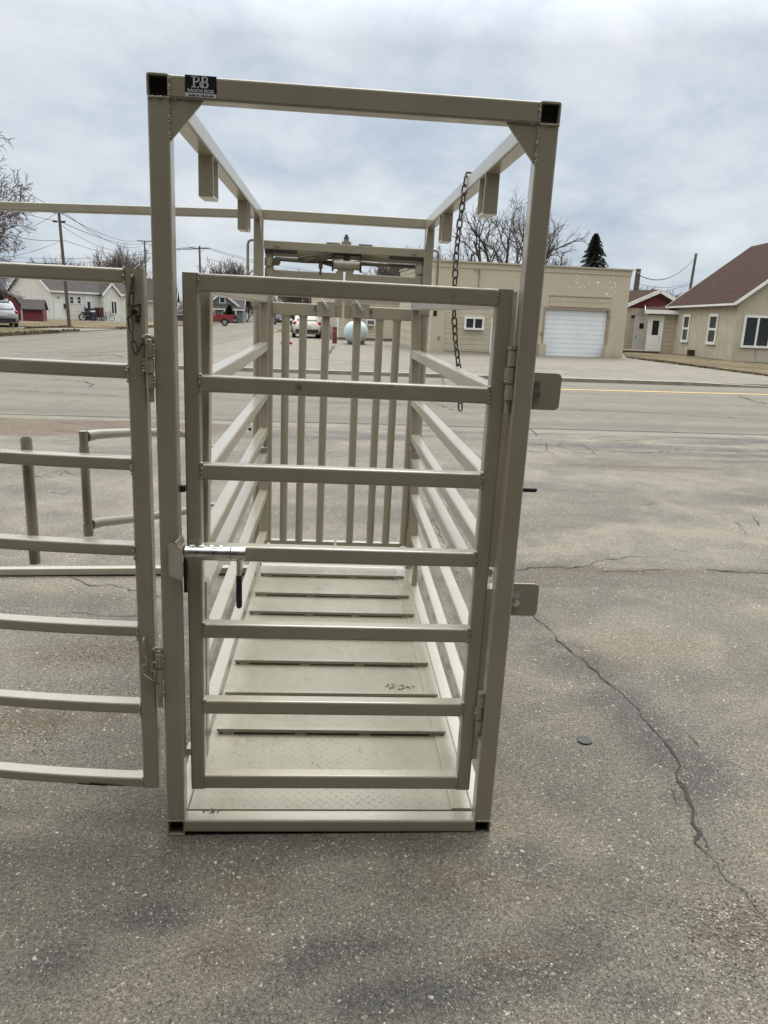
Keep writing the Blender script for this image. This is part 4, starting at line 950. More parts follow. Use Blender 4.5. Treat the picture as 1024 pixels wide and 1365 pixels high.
# wall with a real recess for the door
(ax, az), (bx_, bz) = hb(728, 411), hb(805, 475); gx0_, gx1_, gz1_ = ax, bx_, az
m = MB(); zr = Hb-.30
m.box((0, .0, 0), (gx0_-.10, dep, zr)); m.box((gx1_+.10, 0, 0), (blen, dep, zr)); m.box((gx0_-.10, 0, gz1_+.08), (gx1_+.10, dep, zr)); m.box((gx0_-.10, .35, 0), (gx1_+.10, dep, gz1_+.08))
wall = m.build('wall', TANB, tb_)
m = MB(); m.box((-.03, -.03, Hb-.30), (blen+.03, dep+.03, Hb-.06)); m.build('parapet', TANB, tb_)
m = MB(); m.box((-.10, -.10, Hb-.06), (blen+.10, dep+.10, Hb)); m.build('parapet_cap', simple('cap_metal', (.42, .38, .285), .6), tb_)
m = MB(); m.box((gx0_, .14, .02), (gx1_, .20, gz1_))
gd = m.build('overhead_door', DOORW, tb_)
m = MB(); m.box((gx0_-.10, -.02, 0), (gx0_, .16, gz1_+.08)); m.box((gx1_, -.02, 0), (gx1_+.10, .16, gz1_+.08)); m.box((gx0_, -.02, gz1_), (gx1_, .16, gz1_+.08)); m.build('door_frame', simple('tan_trim', (.32, .245, .165), .7), gd)
(ax, az), (bx_, bz) = hb(734, 394), hb(812, 412)
m = MB(); m.box((ax, -.035, gz1_+.10), (bx_, -.002, az)); m.build('boarding', BOARD, tb_)
m = MB(); m.box((ax-.05, -.06, az), (bx_+.05, -.002, az+.06)); m.build('ledge', simple('tan_trim', (.42, .37, .28), .7), tb_)
for px in (720, 807):
    a, _ = hb(px, 474); m = MB(); m.box((a-.16, -.30, 0), (a+.16, -.002, .62)); m.build('jamb_block', TANB, tb_)
for px in (822,): pass
(ax, az), (bx_, bz) = hb(595, 416), hb(652, 469); m = MB(); m.box((ax, -.03, bz), (bx_, -.002, az)); bd = m.build('boarding', BOARD, tb_)
(ax, az), (bx_, bz) = hb(619, 422), hb(644, 440)
wn = window(tb_, 'front', ax, bx_, bz, az, fw=.085, mull=(.5,), out=.13)
(ax, az), (bx_, bz) = hb(655, 425), hb(657, 471); m = MB(); m.box((ax, -.05, bz), (ax+.06, -.002, az)); m.build('downpipe', WHITE, tb_)
(ax, az) = hb(640, 352); m = MB(); m.cyl((ax, -.03, Hb-1.15), (ax, -.03, Hb-.35), .018); m.box((ax-.07, -.07, Hb-.42), (ax+.02, -.02, Hb-.34)); m.box((ax-.22, -.06, Hb-.40), (ax-.16, -.02, Hb-.34)); m.build('conduit', simple('tan_conduit', (.26, .205, .145), .7), tb_)
(ax, az) = hb(705, 362); m = MB(); m.cyl((ax, -.03, .3), (ax, -.03, Hb-.4), .02); m.build('conduit', simple('tan_conduit', (.27, .215, .15), .7), tb_)
for px, py in ((722, 444), (585, 450), (812, 423)):
    (ax, az) = hb(px, py); m = MB(); m.box((ax-.05, -.05, az-.07), (ax+.05, -.002, az+.07)); m.build('outlet_box', simple('tan_conduit', (.25, .20, .14), .7), tb_)
r_ = random.Random(4); m = MB()                                  # flaked off paint high on the wall
for i in range(46):
    px = r_.uniform(758, 828) if i < 38 else r_.uniform(808, 826); py = r_.uniform(362, 384) if i < 38 else r_.uniform(384, 402)
    a, zf = hb(px, py)
    if a > blen-.05: continue
    k = r_.uniform(.012, .045)*(1.6 if i % 9 == 0 else 1); P = [(a+k*math.cos(q)*r_.uniform(.6, 1.2), -.003, zf+k*math.sin(q)*r_.uniform(.6, 1.4)) for q in [j*PI/4 for j in range(8)]]
    m.prism(P, (0, -.003, 0))
m.build('paint_chips', simple('bare_primer', (.72, .70, .65), .8), tb_)

# the house on the right: brown hipless roof, stucco walls
K = gp(973, 484.3); E_ = at(889, 468, 44.0); E_.z = 0; du = E_-K; lenR = du.length; angR = math.atan2(du.y, du.x)
hR = gable('stucco_house', (K.x, K.y), angR, lenR, -8.6, 3.0, 3.4, STUC, BROWNR, oh=.30, th=.08, label='tan stucco house with a steep brown shingle roof and white windows', cat='house')
def hr(side, px, py): return hitwall(hR, side, px, py)
for (x0, y0_, x1, y1_) in ((908, 416.5, 923, 457), (942, 416, 960, 459.5)):
    a0, zt = hr('front', (x0+x1)/2+4, y0_); a1, _ = hr('front', x0, y0_+10); b0, zb = hr('front', x1-4, y1_)
    a_, _ = hr('front', x0+3, (y0_+y1_)/2); b_2, _ = hr('front', x1-3, (y0_+y1_)/2); a_, b_2 = min(a_, b_2), max(a_, b_2)
    window(hR, 'front', a_, b_2, .82, 2.38, s=-1, fw=.14, rail=True, out=.07)
a0, zt = hr('end', 993, 418); a1, _ = hr('end', 1032, 418); a0, a1 = min(a0, a1), max(a0, a1)
window(hR, 'end', a0, a1, .78, 2.32, s=1, fw=.11, mull=(.5,), out=.07)
a2, _ = hr('end', 1060, 440); window(hR, 'end', min(a2, a2+1.5), max(a2, a2+1.5)-.4, .9, 2.3, s=1, fw=.11, mull=(.5,))
m = MB(); m.box((-.9, -4.6, .0), (-.02, -2.2, .16)); m.box((-.6, -4.4, .16), (-.02, -2.4, .32)); m.build('step', KERB, hR)
for q in (1.2, 3.4): MB().prism([(-.004, -q, .05), (-.004, -q-.02, .05), (-.004, -q+.10, 1.0), (-.004, -q+.11, 1.0)], (-.002, 0, 0)).build('wall_crack', TARM, hR)
m = MB(); m.box((.0, .002, .0), (lenR, .05, .12)); m.box((-.05, -9.6, 0), (-.002, 0, .12)); m.build('plinth', KERB, hR)

# low annexe between them with the red gable
AK = gp(879, 466); p0 = gp(828, 468); 
an = gable('siding_annexe', (at(908, 466, 46.6).x, 46.6), rad(108), 9.5, 5.1, 2.72, 1.0, TSID, BROWNR, oh=.35, label='low annexe in tan siding with a red gable and two white doors', cat='building', gablemat=REDW)
# 'end' (local x = 0) faces the camera and the road
def ha(px, py): return hitwall(an, 'end', px, py)
a0, zt = ha(848, 424); a1, zb = ha(861, 463); a0, a1 = min(a0, a1), max(a0, a1)
dd_ = door(an, 'end', a0+.1, a1, zt, s=1, win=(.32, .68, .70, .86))
a, z_ = ha(843, 422); m = MB(); m.box((-.16, a-.07, z_-.07), (-.002, a+.07, z_+.07)); m.build('wall_lamp', BLACK, an)
# porch bay with the wide boards in front of it
pK = at(859, 466, 43.6); pE = at(897, 468, 43.0); pd = pE-pK; pd.z = 0
pb = empty('porch_bay', (pK.x, pK.y, 0), math.atan2(pd.y, pd.x)); tag(pb, 'small lean-to porch in wide tan boards with a half glazed white door', 'porch')
m = MB(); lp = pd.length; m.box((0, 0, 0), (lp, 1.8, 2.50)); m.build('wall', TSIDW, pb)
m = MB(); m.prism([(-.2, -.35, 2.46), (lp+.1, -.35, 2.46), (lp+.1, 1.9, 2.80), (-.2, 1.9, 2.80)], (0, 0, .10)); rf = m.build('roof', BROWNR, pb)
m = MB(); m.box((-.22, -.39, 2.38), (lp+.12, -.352, 2.60)); m.bar((-.22, -.35, 2.50), (-.22, 1.9, 2.84), .03, .2); m.build('trim', WHITE, rf)
def hp(px, py): return hitwall(pb, 'front', px, py)
a0, zt = hp(867, 422); a1, zb = hp(879, 464); door(pb, 'front', a0, a1, zt, s=1, win=(.25, .75, .52, .90))
# low timber deck in front of the doors
dA = at(827, 466, 41.8); dB = at(880, 468, 41.2)
dk = empty('timber_deck', (dA.x, dA.y, 0), math.atan2(dB.y-dA.y, dB.x-dA.x)); tag(dk, 'low grey timber deck in front of the annexe doors', 'deck')
m = MB(); dl = (dB-dA).length
for i in range(11): m.box((0, i*.15, .22), (dl, i*.15+.14, .26))
m.build('boards', simple('grey_deck_boards', (.20, .17, .14), .9, var=.25, scale=7), dk)
m = MB(); m.box((.02, .02, -.02), (dl-.02, .06, .219)); 
for i in range(4): m.box((.1+i*(dl-.3)/3, .1, -.02), (.2+i*(dl-.3)/3, 1.5, .219))
m.build('joist', simple('dark_deck_timber', (.08, .065, .05), .9), dk)
# small metal box at the foot of the stucco wall
bb = gp(923, 477.5); o = empty('vent_box', (bb.x, bb.y, 0), angR); tag(o, 'small rusty brown box standing at the foot of the stucco wall', 'box')
m = MB(); m.box((-.16, -.02, 0), (.16, .28, .42)); m.box((-.18, -.04, .42), (.18, .30, .45)); m.build('casing', BROWNM, o)
m = MB()
for i in range(5): m.box((-.13, .281, .07+i*.065), (.13, .29, .10+i*.065))
m.build('louvre', BLACK, o)

# low siding building behind the tank
sA = gp(449, 454.0); sB = gp(556, 455.5); sdv = sB-sA
sb = empty('siding_building', (sA.x, sA.y, 0), math.atan2(sdv.y, sdv.x)*.4); tag(sb, 'low flat roofed building in cream siding with a wall air conditioner, behind the blue tank', 'building')
sl_ = 9.2; m = MB(); m.box((0, 0, 0), (sl_, 8, 2.95)); m.build('wall', TSID, sb)
m = MB(); m.prism([(-.3, -.3, 2.95), (sl_+.2, -.3, 2.95), (sl_+.2, 8.2, 3.5), (-.3, 8.2, 3.5)], (0, 0, .14)); rf = m.build('roof', GREYR, sb)
m = MB(); m.box((-.32, -.34, 2.86), (sl_+.22, -.302, 3.10)); m.build('trim', simple('dark_fascia', (.16, .13, .10), .7), rf)
def hs(px, py): return hitwall(sb, 'front', px, py)
a0, zt = hs(461, 414); a1, zb = hs(478, 424); window(sb, 'front', a0, a1, zb, zt, fw=.09, out=.06)
a0, zt = hs(487, 425.5); a1, zb = hs(498, 434)
m = MB(); m.box((a0, -.35, zb), (a1, -.002, zt)); ac = m.build('air_conditioner', WHITE, sb)
m = MB(); m.box((a0+.06, -.36, zb+.07), (a1-.06, -.351, zt-.07)); m.build('grille', simple('grey_grille', (.10, .10, .10), .7), ac)
m = MB(); m.box((-.012, -.03, 0), (.10, -.002, 2.95)); m.build('corner_board', WHITE, sb); m = MB(); m.box((0, -.03, 0), (sl_, -.002, .22)); m.build('plinth', simple('dark_plinth', (.12, .105, .085), .9), sb)

# houses down the side street
hk = at(70, 427, 84); hL = gable('white_house', (hk.x, hk.y), rad(47), 11.4, 9.4, 3.15, 2.75, WSID, GREYR, oh=.25, label='white sided house with a grey roof and a small front gable, bicycle and bins outside', cat='house')
def hl(px, py): return hitwall(hL, 'front', px, py)
a0, zt = hl(73, 401); a1, zb = hl(83.5, 426); door(hL, 'front', a0, a1, zt, s=1, fw=.12)
for (x0, y0_, x1, y1_) in ((93.5, 395, 97.5, 405), (103.5, 395, 107, 405)):
    a0, zt = hl(x0, y0_); a1, zb = hl(x1, y1_); window(hL, 'front', min(a0, a1)-.12, max(a0, a1)+.12, zb, zt, fw=.07, rail=True)
a0, zt = hl(115, 395.5); a1, zb = hl(122, 420); door(hL, 'front', a0, a1, zt, s=1, win=(.15, .85, .45, .80), fw=.12)
a0, _ = hl(86.5, 406); MB().box((a0-.12, -.18, 1.35), (a0+.12, -.002, 1.85)).build('mail_box', BLACK, hL)
a, z_ = hl(78, 396); MB().box((a-.12, -.12, z_-.1), (a+.12, -.002, z_+.1)).build('wall_lamp', GREYM, hL)
a, _ = hl(133.5, 420); a2, _ = hl(155, 420)
# front wing, its gable to the street
m = MB(); wv = -.9; e_ = 3.05; xm = (a+a2)/2; zp = hl(143, 379)[1]
m.prism([(a, wv, 0), (a2, wv, 0), (a2, wv, e_), (xm, wv, zp), (a, wv, e_)], (0, 4.5, 0), flip=False); wg = m.build('front_wing', WSID, hL)
m = MB()
for q, s in ((a, -1), (a2, 1)): m.prism([(q+s*.2, wv-.2, e_-.2), (xm, wv-.2, zp), (xm, wv+5, zp), (q+s*.2, wv+5, e_-.2)], (0, 0, .15))
m.build('wing_roof', GREYR, wg)
m = MB()
for q, s in ((a, -1), (a2, 1)): m.bar((q+s*.22, wv-.22, e_-.16), (xm, wv-.22, zp+.06), .03, .22)
m.build('trim', WHITE, wg)
w0 = a+(a2-a)*.42; w1 = a+(a2-a)*.80; mm = MB(); 
for (p0, p1, q0, q1) in ((w0, w1, 2.28, 2.36), (w0, w1, .9, .98), (w0, w0+.09, .98, 2.28), (w1-.09, w1, .98, 2.28), ((w0+w1)/2-.04, (w0+w1)/2+.04, .98, 2.28)): mm.box((p0, wv-.05, q0), (p1, wv-.002, q1))
f_ = mm.build('wing_window', WHITE, wg); MB().box((w0+.05, wv-.02, .95), (w1-.05, wv-.003, 2.3)).build('pane', GLASS, f_)
m = MB(); m.box((0, -.04, 0), (a, -.002, .28)); m.box((a, wv-.03, 0), (a2, wv-.002, .28)); m.build('foundation', OFFW, hL)
m = MB(); m.box((-.03, -.02, 0), (-.002, .12, 3.1)); m.box((0, -.03, 0), (.10, -.002, 3.1)); m.build('corner_board', WHITE, hL)

h2 = at(157, 427, 112); g2 = gable('grey_roofed_house', (h2.x-1.0, h2.y), rad(12), 7.2, 8, 2.9, 3.0, WSID, GREYR, oh=.3, label='house with grey roof and half grey garage door behind the white house', cat='house')
MB().box((.3, -.06, .0), (4.3, -.002, 1.85)).build('garage_door', simple('grey_door', (.17, .175, .18), .7), g2)
MB().box((.3, -.06, 1.86), (4.3, -.002, 2.75)).build('panel', WHITE, g2)
h2b = at(189, 427, 118); g2b = gable('white_cottage', (h2b.x, h2b.y), rad(8), 5.0, 7, 3.0, 1.9, OFFW, GREYR, oh=.3, label='small white cottage with grey roof seen beside the left frame post', cat='house')
door(g2b, 'front', .5, 1.4, 2.1, s=1); window(g2b, 'front', 2.6, 3.6, 1.0, 2.2); m = MB(); 
for i in range(5): m.ball((.3+i*.9, -.6, .3), .45, (1, .8, .8), 8, 5)
m.build('shrub', simple('dead_shrub', (.07, .06, .045), .95), g2b)
h3 = at(262, 428, 122); g3 = gable('dark_gabled_house', (h3.x, h3.y), rad(4), 7.2, 8.0, 2.15, 2.2, GSID, GREYR, oh=.35, label='dark grey house with a white trimmed dormer gable above the red pickup', cat='house')
x0 = hitwall(g3, 'front', 296, 400)[0]; zp = hitwall(g3, 'front', 296, 391)[1]
m = MB(); m.prism([(x0-2.4, .8, 2.6), (x0+2.4, .8, 2.6), (x0, .8, zp)], (0, 5, 0)); dg = m.build('dormer', GSID, g3)
m = MB()
for s in (-1, 1): m.prism([(x0+s*2.7, .5, 2.45), (x0, .5, zp+.06), (x0, 6, zp+.06), (x0+s*2.7, 6, 2.45)], (0, 0, .14))
m.build('dormer_roof', GREYR, dg)
m = MB()
for s in (-1, 1): m.bar((x0+s*2.75, .47, 2.48), (x0, .47, zp+.12), .05, .30)
m.build('trim', WHITE, dg)
m = MB(); m.box((x0-.5, .74, 2.95), (x0+.5, .798, 3.95)); dw = m.build('window', WHITE, dg); MB().box((x0-.34, .70, 3.1), (x0+.34, .739, 3.8)).build('pane', GLASS, dw)
for i in range(4): 
    u = 1.0+i*1.7; MB().box((u, -.9, 0), (u+.16, -.75, 2.05)).build('porch_post', WHITE, g3)
window(g3, 'front', 1.4, 2.4, .8, 1.7); window(g3, 'front', 4.0, 5.0, .8, 1.7)
h4 = at(314, 428, 150); g4 = gable('long_grey_shed', (h4.x-1.0, h4.y), rad(2), 11.5, 7, 2.1, 1.3, GSID, GREYR, oh=.3, label='long low grey roofed building with a white panel, right of the dark house', cat='house')
MB().box((1.6, -.06, .0), (4.4, -.002, 1.9)).build('white_panel', OFFW, g4); MB().box((5.2, -.06, .0), (8.6, -.002, 1.8)).build('brown_panel', simple('brown_boards', (.12, .085, .065), .8), g4)

# red gambrel shed at the left edge
sk_ = at(56, 429, 73)
sh = empty('gambrel_shed', (at(18, 429, 73).x, 73, 0), rad(12)); tag(sh, 'dark red shed with a grey gambrel roof, beside the silver car', 'shed')
m = MB(); prof = [(-3.4, 0), (.8, 0), (.8, 1.3), (.3, 2.05), (-1.3, 2.85), (-2.9, 2.05), (-3.4, 1.3)]
m.prism([(x, 0, z) for x, z in prof], (0, 3.5, 0)); m.build('wall', REDW, sh)
m = MB(); rp = [(-3.5, 1.25), (-2.95, 2.12), (-1.3, 2.93), (.35, 2.12), (.9, 1.25)]
for (xa, za), (xb, zb) in zip(rp, rp[1:]): m.prism([(xa, -.12, za), (xb, -.12, zb), (xb, 3.6, zb), (xa, 3.6, za)], (0, 0, .09))
m.build('roof', GREYR, sh)
m = MB(); m.box((-1.8, -.06, 1.15), (-.3, -.002, 2.05)); wf = m.build('window', WHITE, sh); MB().box((-1.6, -.09, 1.25), (-.5, -.061, 1.95)).build('pane', simple('blue_pane', (.03, .16, .36), .4), wf)
m = MB(); m.box((.72, -.05, 0), (.88, .05, 1.32)); m.build('corner_board', WHITE, sh)
s2 = empty('lean_to_shed', (at(31, 429, 72).x, 72, 0), rad(12)); tag(s2, 'small dark red lean-to with grey shingles against the gambrel shed', 'shed')
m = MB(); m.box((0, 0, 0), (1.75, 2.4, 1.2)); m.build('wall', REDW, s2); m = MB(); m.prism([(-.1, -.25, 1.12), (1.9, -.25, 1.12), (1.9, 1.2, 2.0), (-.1, 1.2, 2.0)], (0, 0, .08)); m.prism([(-.1, 1.2, 2.0), (1.9, 1.2, 2.0), (1.9, 2.65, 1.12), (-.1, 2.65, 1.12)], (0, 0, .08)); m.build('roof', GREYR, s2)
m = MB(); m.prism([(1.76, 0, 1.2), (1.76, 2.4, 1.2), (1.76, 1.2, 1.98)], (-.06, 0, 0)); m.build('gable_panel', REDW, s2)

# ------------------------------------------------------------------ lawns
def pxpoly(pix): return [tuple(gp(*p)[:2]) for p in pix]
g_ = slab('lawn', [(-15.6, 36.5), (-15.6, 44.5), (-17.5, 48.0), (-60, 48), (-60, 30), (-16.5, 30)], -.02, .10, DRY)
g_ = slab('lawn', [(-15.6, 57), (-15.6, 250), (-200, 250), (-200, 53), (-20, 53)], -.02, .11, DRY)
slab('driveway', [(-15.6, 44.5), (-15.6, 57), (-20, 53), (-200, 53), (-200, 48), (-17.5, 48)], -.02, .06, CONC)
slab('front_walk', [(-18, 78), (-15.6, 82), (-34, 93), (-36, 90)], .0, .125, CONC)
slab('lawn', [(-15.6, 30), (-16.5, 30), (-60, 30), (-60, 21), (-15.6, 21)], -.02, .09, CONC)
slab('lawn', [(-4.9, 72), (-4.9, 300), (120, 300), (120, 75)], -.02, .09, DRY)
q = pxpoly([(830, 471), (905, 470.5), (1000, 487.5), (1060, 494), (1090, 510), (1024, 504), (970, 497), (930, 491), (880, 483.5), (836, 479)])
slab('lawn', q, .06, .13, DRY)
tufts = MB(); r_ = random.Random(8)                       # rough edge of dead grass
for i in range(1500):
    a = r_.random(); e1 = (836+a*190, 479+a*25.5) if r_.random() < .55 else (836+a*190, 475+a*r_.uniform(12, 25))
    p = gp(e1[0], e1[1]+r_.uniform(-1, .4)); h = r_.uniform(.0, .05); w = r_.uniform(.03, .09); t = r_.uniform(0, PI)
    tufts.add([(p.x-w*math.cos(t), p.y-w*math.sin(t), .07), (p.x+w*math.cos(t), p.y+w*math.sin(t), .07), (p.x+r_.uniform(-.06, .06), p.y+r_.uniform(-.06, .06), .11+h)], [(0, 1, 2)])
for i in range(1200):
    y = r_.uniform(30, 75); x = -15.6+r_.uniform(-.3, .08) if y < 48 or y > 57 else -19; h = r_.uniform(.05, .14); w = r_.uniform(.05, .13); t = r_.uniform(0, PI)
    tufts.add([(x-w*math.cos(t), y-w*math.sin(t), .08), (x+w*math.cos(t), y+w*math.sin(t), .08), (x+r_.uniform(-.06, .06), y, .10+h)], [(0, 1, 2)])
o = tufts.build('dead_grass', DRY); o['kind'] = 'stuff'; o['label'] = 'dead tufts of grass along the lawn edges'

# ------------------------------------------------------------------ small things across the road
tk = gp(472, 461.5); t_ = empty('propane_tank', (tk.x, tk.y, 0), rad(84)); tag(t_, 'pale blue horizontal propane tank seen end on beside the cream siding building', 'tank')
R_ = .60; zc = .74; m = MB(); n = 28; rings = []
for u, rr in ((0, .02), (.03, .25), (.10, .42), (.22, .54), (.36, R_), (2.6, R_), (2.74, .54), (2.86, .42), (2.93, .25), (2.96, .02)): rings.append((u, rr))
vs = [(u, rr*math.cos(2*PI*k/n), zc+rr*math.sin(2*PI*k/n)) for u, rr in rings for k in range(n)]
m.add(vs, [(i*n+k, (i+1)*n+k, (i+1)*n+(k+1) % n, i*n+(k+1) % n) for i in range(len(rings)-1) for k in range(n)], True); m.build('tank_body', TANKP, t_)
for u in (.65, 2.3): m = MB(); m.box((u-.12, -.42, 0), (u+.12, .42, .34)); m.build('saddle', KERB, t_)
m = MB(); m.cyl((.9, 0, zc+R_-.03), (.9, 0, zc+R_+.14), .17, n=18); m.ball((.9, 0, zc+R_+.13), .17, (1, 1, .7), 16, 8); m.build('valve_dome', BLUED, t_)
bo = gp(446, 459.5); o = empty('bollard', (bo.x, bo.y, 0)); tag(o, 'rusty red steel bollard left of the propane tank', 'bollard')
m = MB(); m.cyl((0, 0, -.05), (0, 0, .95), .13, n=16); m.ball((0, 0, .95), .13, (1, 1, .35), 16, 6); m.build('post', RUST, o); MB().cyl((0, 0, .70), (0, 0, .78), .133, n=16).build('band', simple('faded_band', (.22, .10, .07), .8), o)
hy = gp(382, 471); o = empty('fire_hydrant', (hy.x, hy.y, 0)); tag(o, 'red fire hydrant mostly hidden behind the head gate pipes', 'hydrant')
m = MB(); m.cyl((0, 0, 0), (0, 0, .06), .17); m.cyl((0, 0, .06), (0, 0, .52), .105); m.cyl((0, 0, .52), (0, 0, .56), .14); m.ball((0, 0, .56), .115, (1, 1, .9)); m.cyl((0, 0, .66), (0, 0, .72), .03, n=6); HR = simple('hydrant_red', (.30, .03, .03), .5, var=.2); m.build('barrel', HR, o)
for dx in (-1, 1): MB().cyl((dx*.09, 0, .42), (dx*.20, 0, .42), .055).cyl((dx*.19, 0, .42), (dx*.225, 0, .42), .068, n=8).build('nozzle', HR, o)
MB().cyl((0, -.09, .36), (0, -.19, .36), .07).build('nozzle', HR, o)

# bins, bikes and chairs on the white house's front
def atu(u, v): 
    c, s = math.cos(rad(47)), math.sin(rad(47)); return (hk.x+u*c-v*s, hk.y+u*s+v*c)
u0 = hl(118, 424)[0]
x, y = atu(u0-.4, -1.3); o = empty('wheeled_bin', (x, y, .11), rad(47)); tag(o, 'dark blue wheeled bin in front of the white house door', 'bin')
m = MB(); m.prism([(-.45, -.3, .08), (.45, -.3, .08), (.5, -.35, 1.25), (-.5, -.35, 1.25)], (0, .68, 0)); m.build('body', BLUEP, o); MB().box((-.53, -.38, 1.25), (.53, .40, 1.34)).build('lid', BLUEP, o)
MB().box((-.28, -.352, .95), (.3, -.345, 1.12)).build('sticker', WHITE, o)
for dx in (-.42, .42): MB().cyl((dx-.04, .35, .12), (dx+.04, .35, .12), .12).build('wheel', TYRE, o)
def bike(x, y, rz, name, label, cat, mat, R=.34, mot=False):
    o = empty(name, (x, y, .11), rz); tag(o, label, cat)
    for dx in (-.52, .52):
        m = MB(); m.path([(dx+R*math.cos(a*PI/10), 0, R+R*math.sin(a*PI/10)) for a in range(20)], .07 if mot else .03, 6, closed=True); w = m.build('wheel', TYRE, o)
        m = MB()
        for k in range(6): m.path([(dx, 0, R), (dx+R*math.cos(k*PI/3), 0, R+R*math.sin(k*PI/3))], .012, 4)
        m.build('spoke', GREYM, w)
    m = MB(); k = .05 if mot else .022
    for a, b_ in (((-.52, 0, R), (-.15, 0, .34)), ((-.15, 0, .34), (-.25, 0, .85)), ((-.25, 0, .80), (.36, 0, .82)), ((-.15, 0, .34), (.36, 0, .80)), ((.52, 0, R), (.34, 0, 1.0)), ((-.52, 0, R), (-.25, 0, .80))): m.path([a, b_], k, 6)
    m.build('frame', mat, o)
    if mot:
        m = MB(); m.ball((.0, 0, .45), .24, (1.1, .7, .9)); m.ball((.12, 0, .88), .2, (1.4, .7, .8)); m.build('engine', BLACK, o)
        MB().ball((-.35, 0, .88), .17, (2.0, .8, .5)).build('saddle', BLACK, o); MB().box((-.3, -.08, 1.0), (-.22, .3, 1.55)).build('backrest', BLACK, o)
    else: MB().ball((-.27, 0, .92), .1, (1.5, .6, .5)).build('saddle', BLACK, o)
    MB().path([(.30, -.32, 1.08), (.34, 0, 1.02), (.30, .32, 1.08)], .02, 6).build('handlebar', GREYM, o)
    return o
x, y = atu(hl(107, 424)[0], -1.6); bike(x, y, rad(20), 'motorcycle', 'black motorcycle parked against the white house', 'motorcycle', BLACK, .36, True)
x, y = atu(hl(132, 424)[0], -1.9); bike(x, y, rad(55), 'bicycle', 'dark bicycle leaning by the front wing of the white house', 'bicycle', BLACK)
CHR = simple('dark_red_canvas', (.07, .022, .02), .8)
for i, (px, lab) in enumerate(((122.5, 'left one of two dark red folded garden chairs by the blue bin'), (126.5, 'right one of two dark red folded garden chairs by the blue bin'))):
    x, y = atu(hl(px, 424)[0], -1.4-.2*i); o = empty('garden_chair', (x, y, .11), rad(47)); tag(o, lab, 'chair', 'garden chairs by the bin')
    m = MB(); m.box((-.28, .18, .4), (.28, .24, 1.45)); m.build('backrest', CHR, o); MB().box((-.28, -.25, .42), (.28, .2, .47)).build('seat', CHR, o)
    for dx in (-.25, .25):
        for dy in (-.22, .18): MB().box((dx-.025, dy-.025, 0), (dx+.025, dy+.025, .42)).build('leg', CHR, o)

# ------------------------------------------------------------------ vehicles
def ringstack(m, rings, mi=0, n=4):
    # rings: (z, half width, y rear, y front, corner radius)
    vs = []; cnt = None
    for z, hw, y0, y1, r in rings:
        P = []
        for cx, cy, a0 in ((hw-r, y1-r, 0), (-hw+r, y1-r, 90), (-hw+r, y0+r, 180), (hw-r, y0+r, 270)):
            for k in range(n+1): a = rad(a0+90*k/n); P.append((cx+r*math.cos(a), cy+r*math.sin(a), z))
        cnt = len(P); vs += P
    fs = [(i*cnt+k, i*cnt+(k+1) % cnt, (i+1)*cnt+(k+1) % cnt, (i+1)*cnt+k) for i in range(len(rings)-1) for k in range(cnt)]
    m.add(vs, fs, True); m.add(vs[-cnt:], [tuple(range(cnt))]); m.add(vs[:cnt], [tuple(range(cnt-1, -1, -1))])
def wheels(o, hw, ys, R=.36):
    for y in ys:
        for s in (-1, 1):
            m = MB(); x0 = s*(hw-.20); x1 = s*(hw+.005); m.cyl((x0, y, R), (x1, y, R), R, n=22); w = m.build('wheel', TYRE, o)
            m = MB(); m.cyl((x1-s*.01, y, R), (x1+s*.012, y, R), R*.64, n=20)
            m.build('rim', RIM, w)
            m = MB(); m.path([(s*(hw+.012), y+(R+.07)*math.cos(a), R+(R+.07)*math.sin(a)) for a in [rad(-5+19*k) for k in range(11)]], .035, 6); m.build('wheel_arch', BLACK, o)
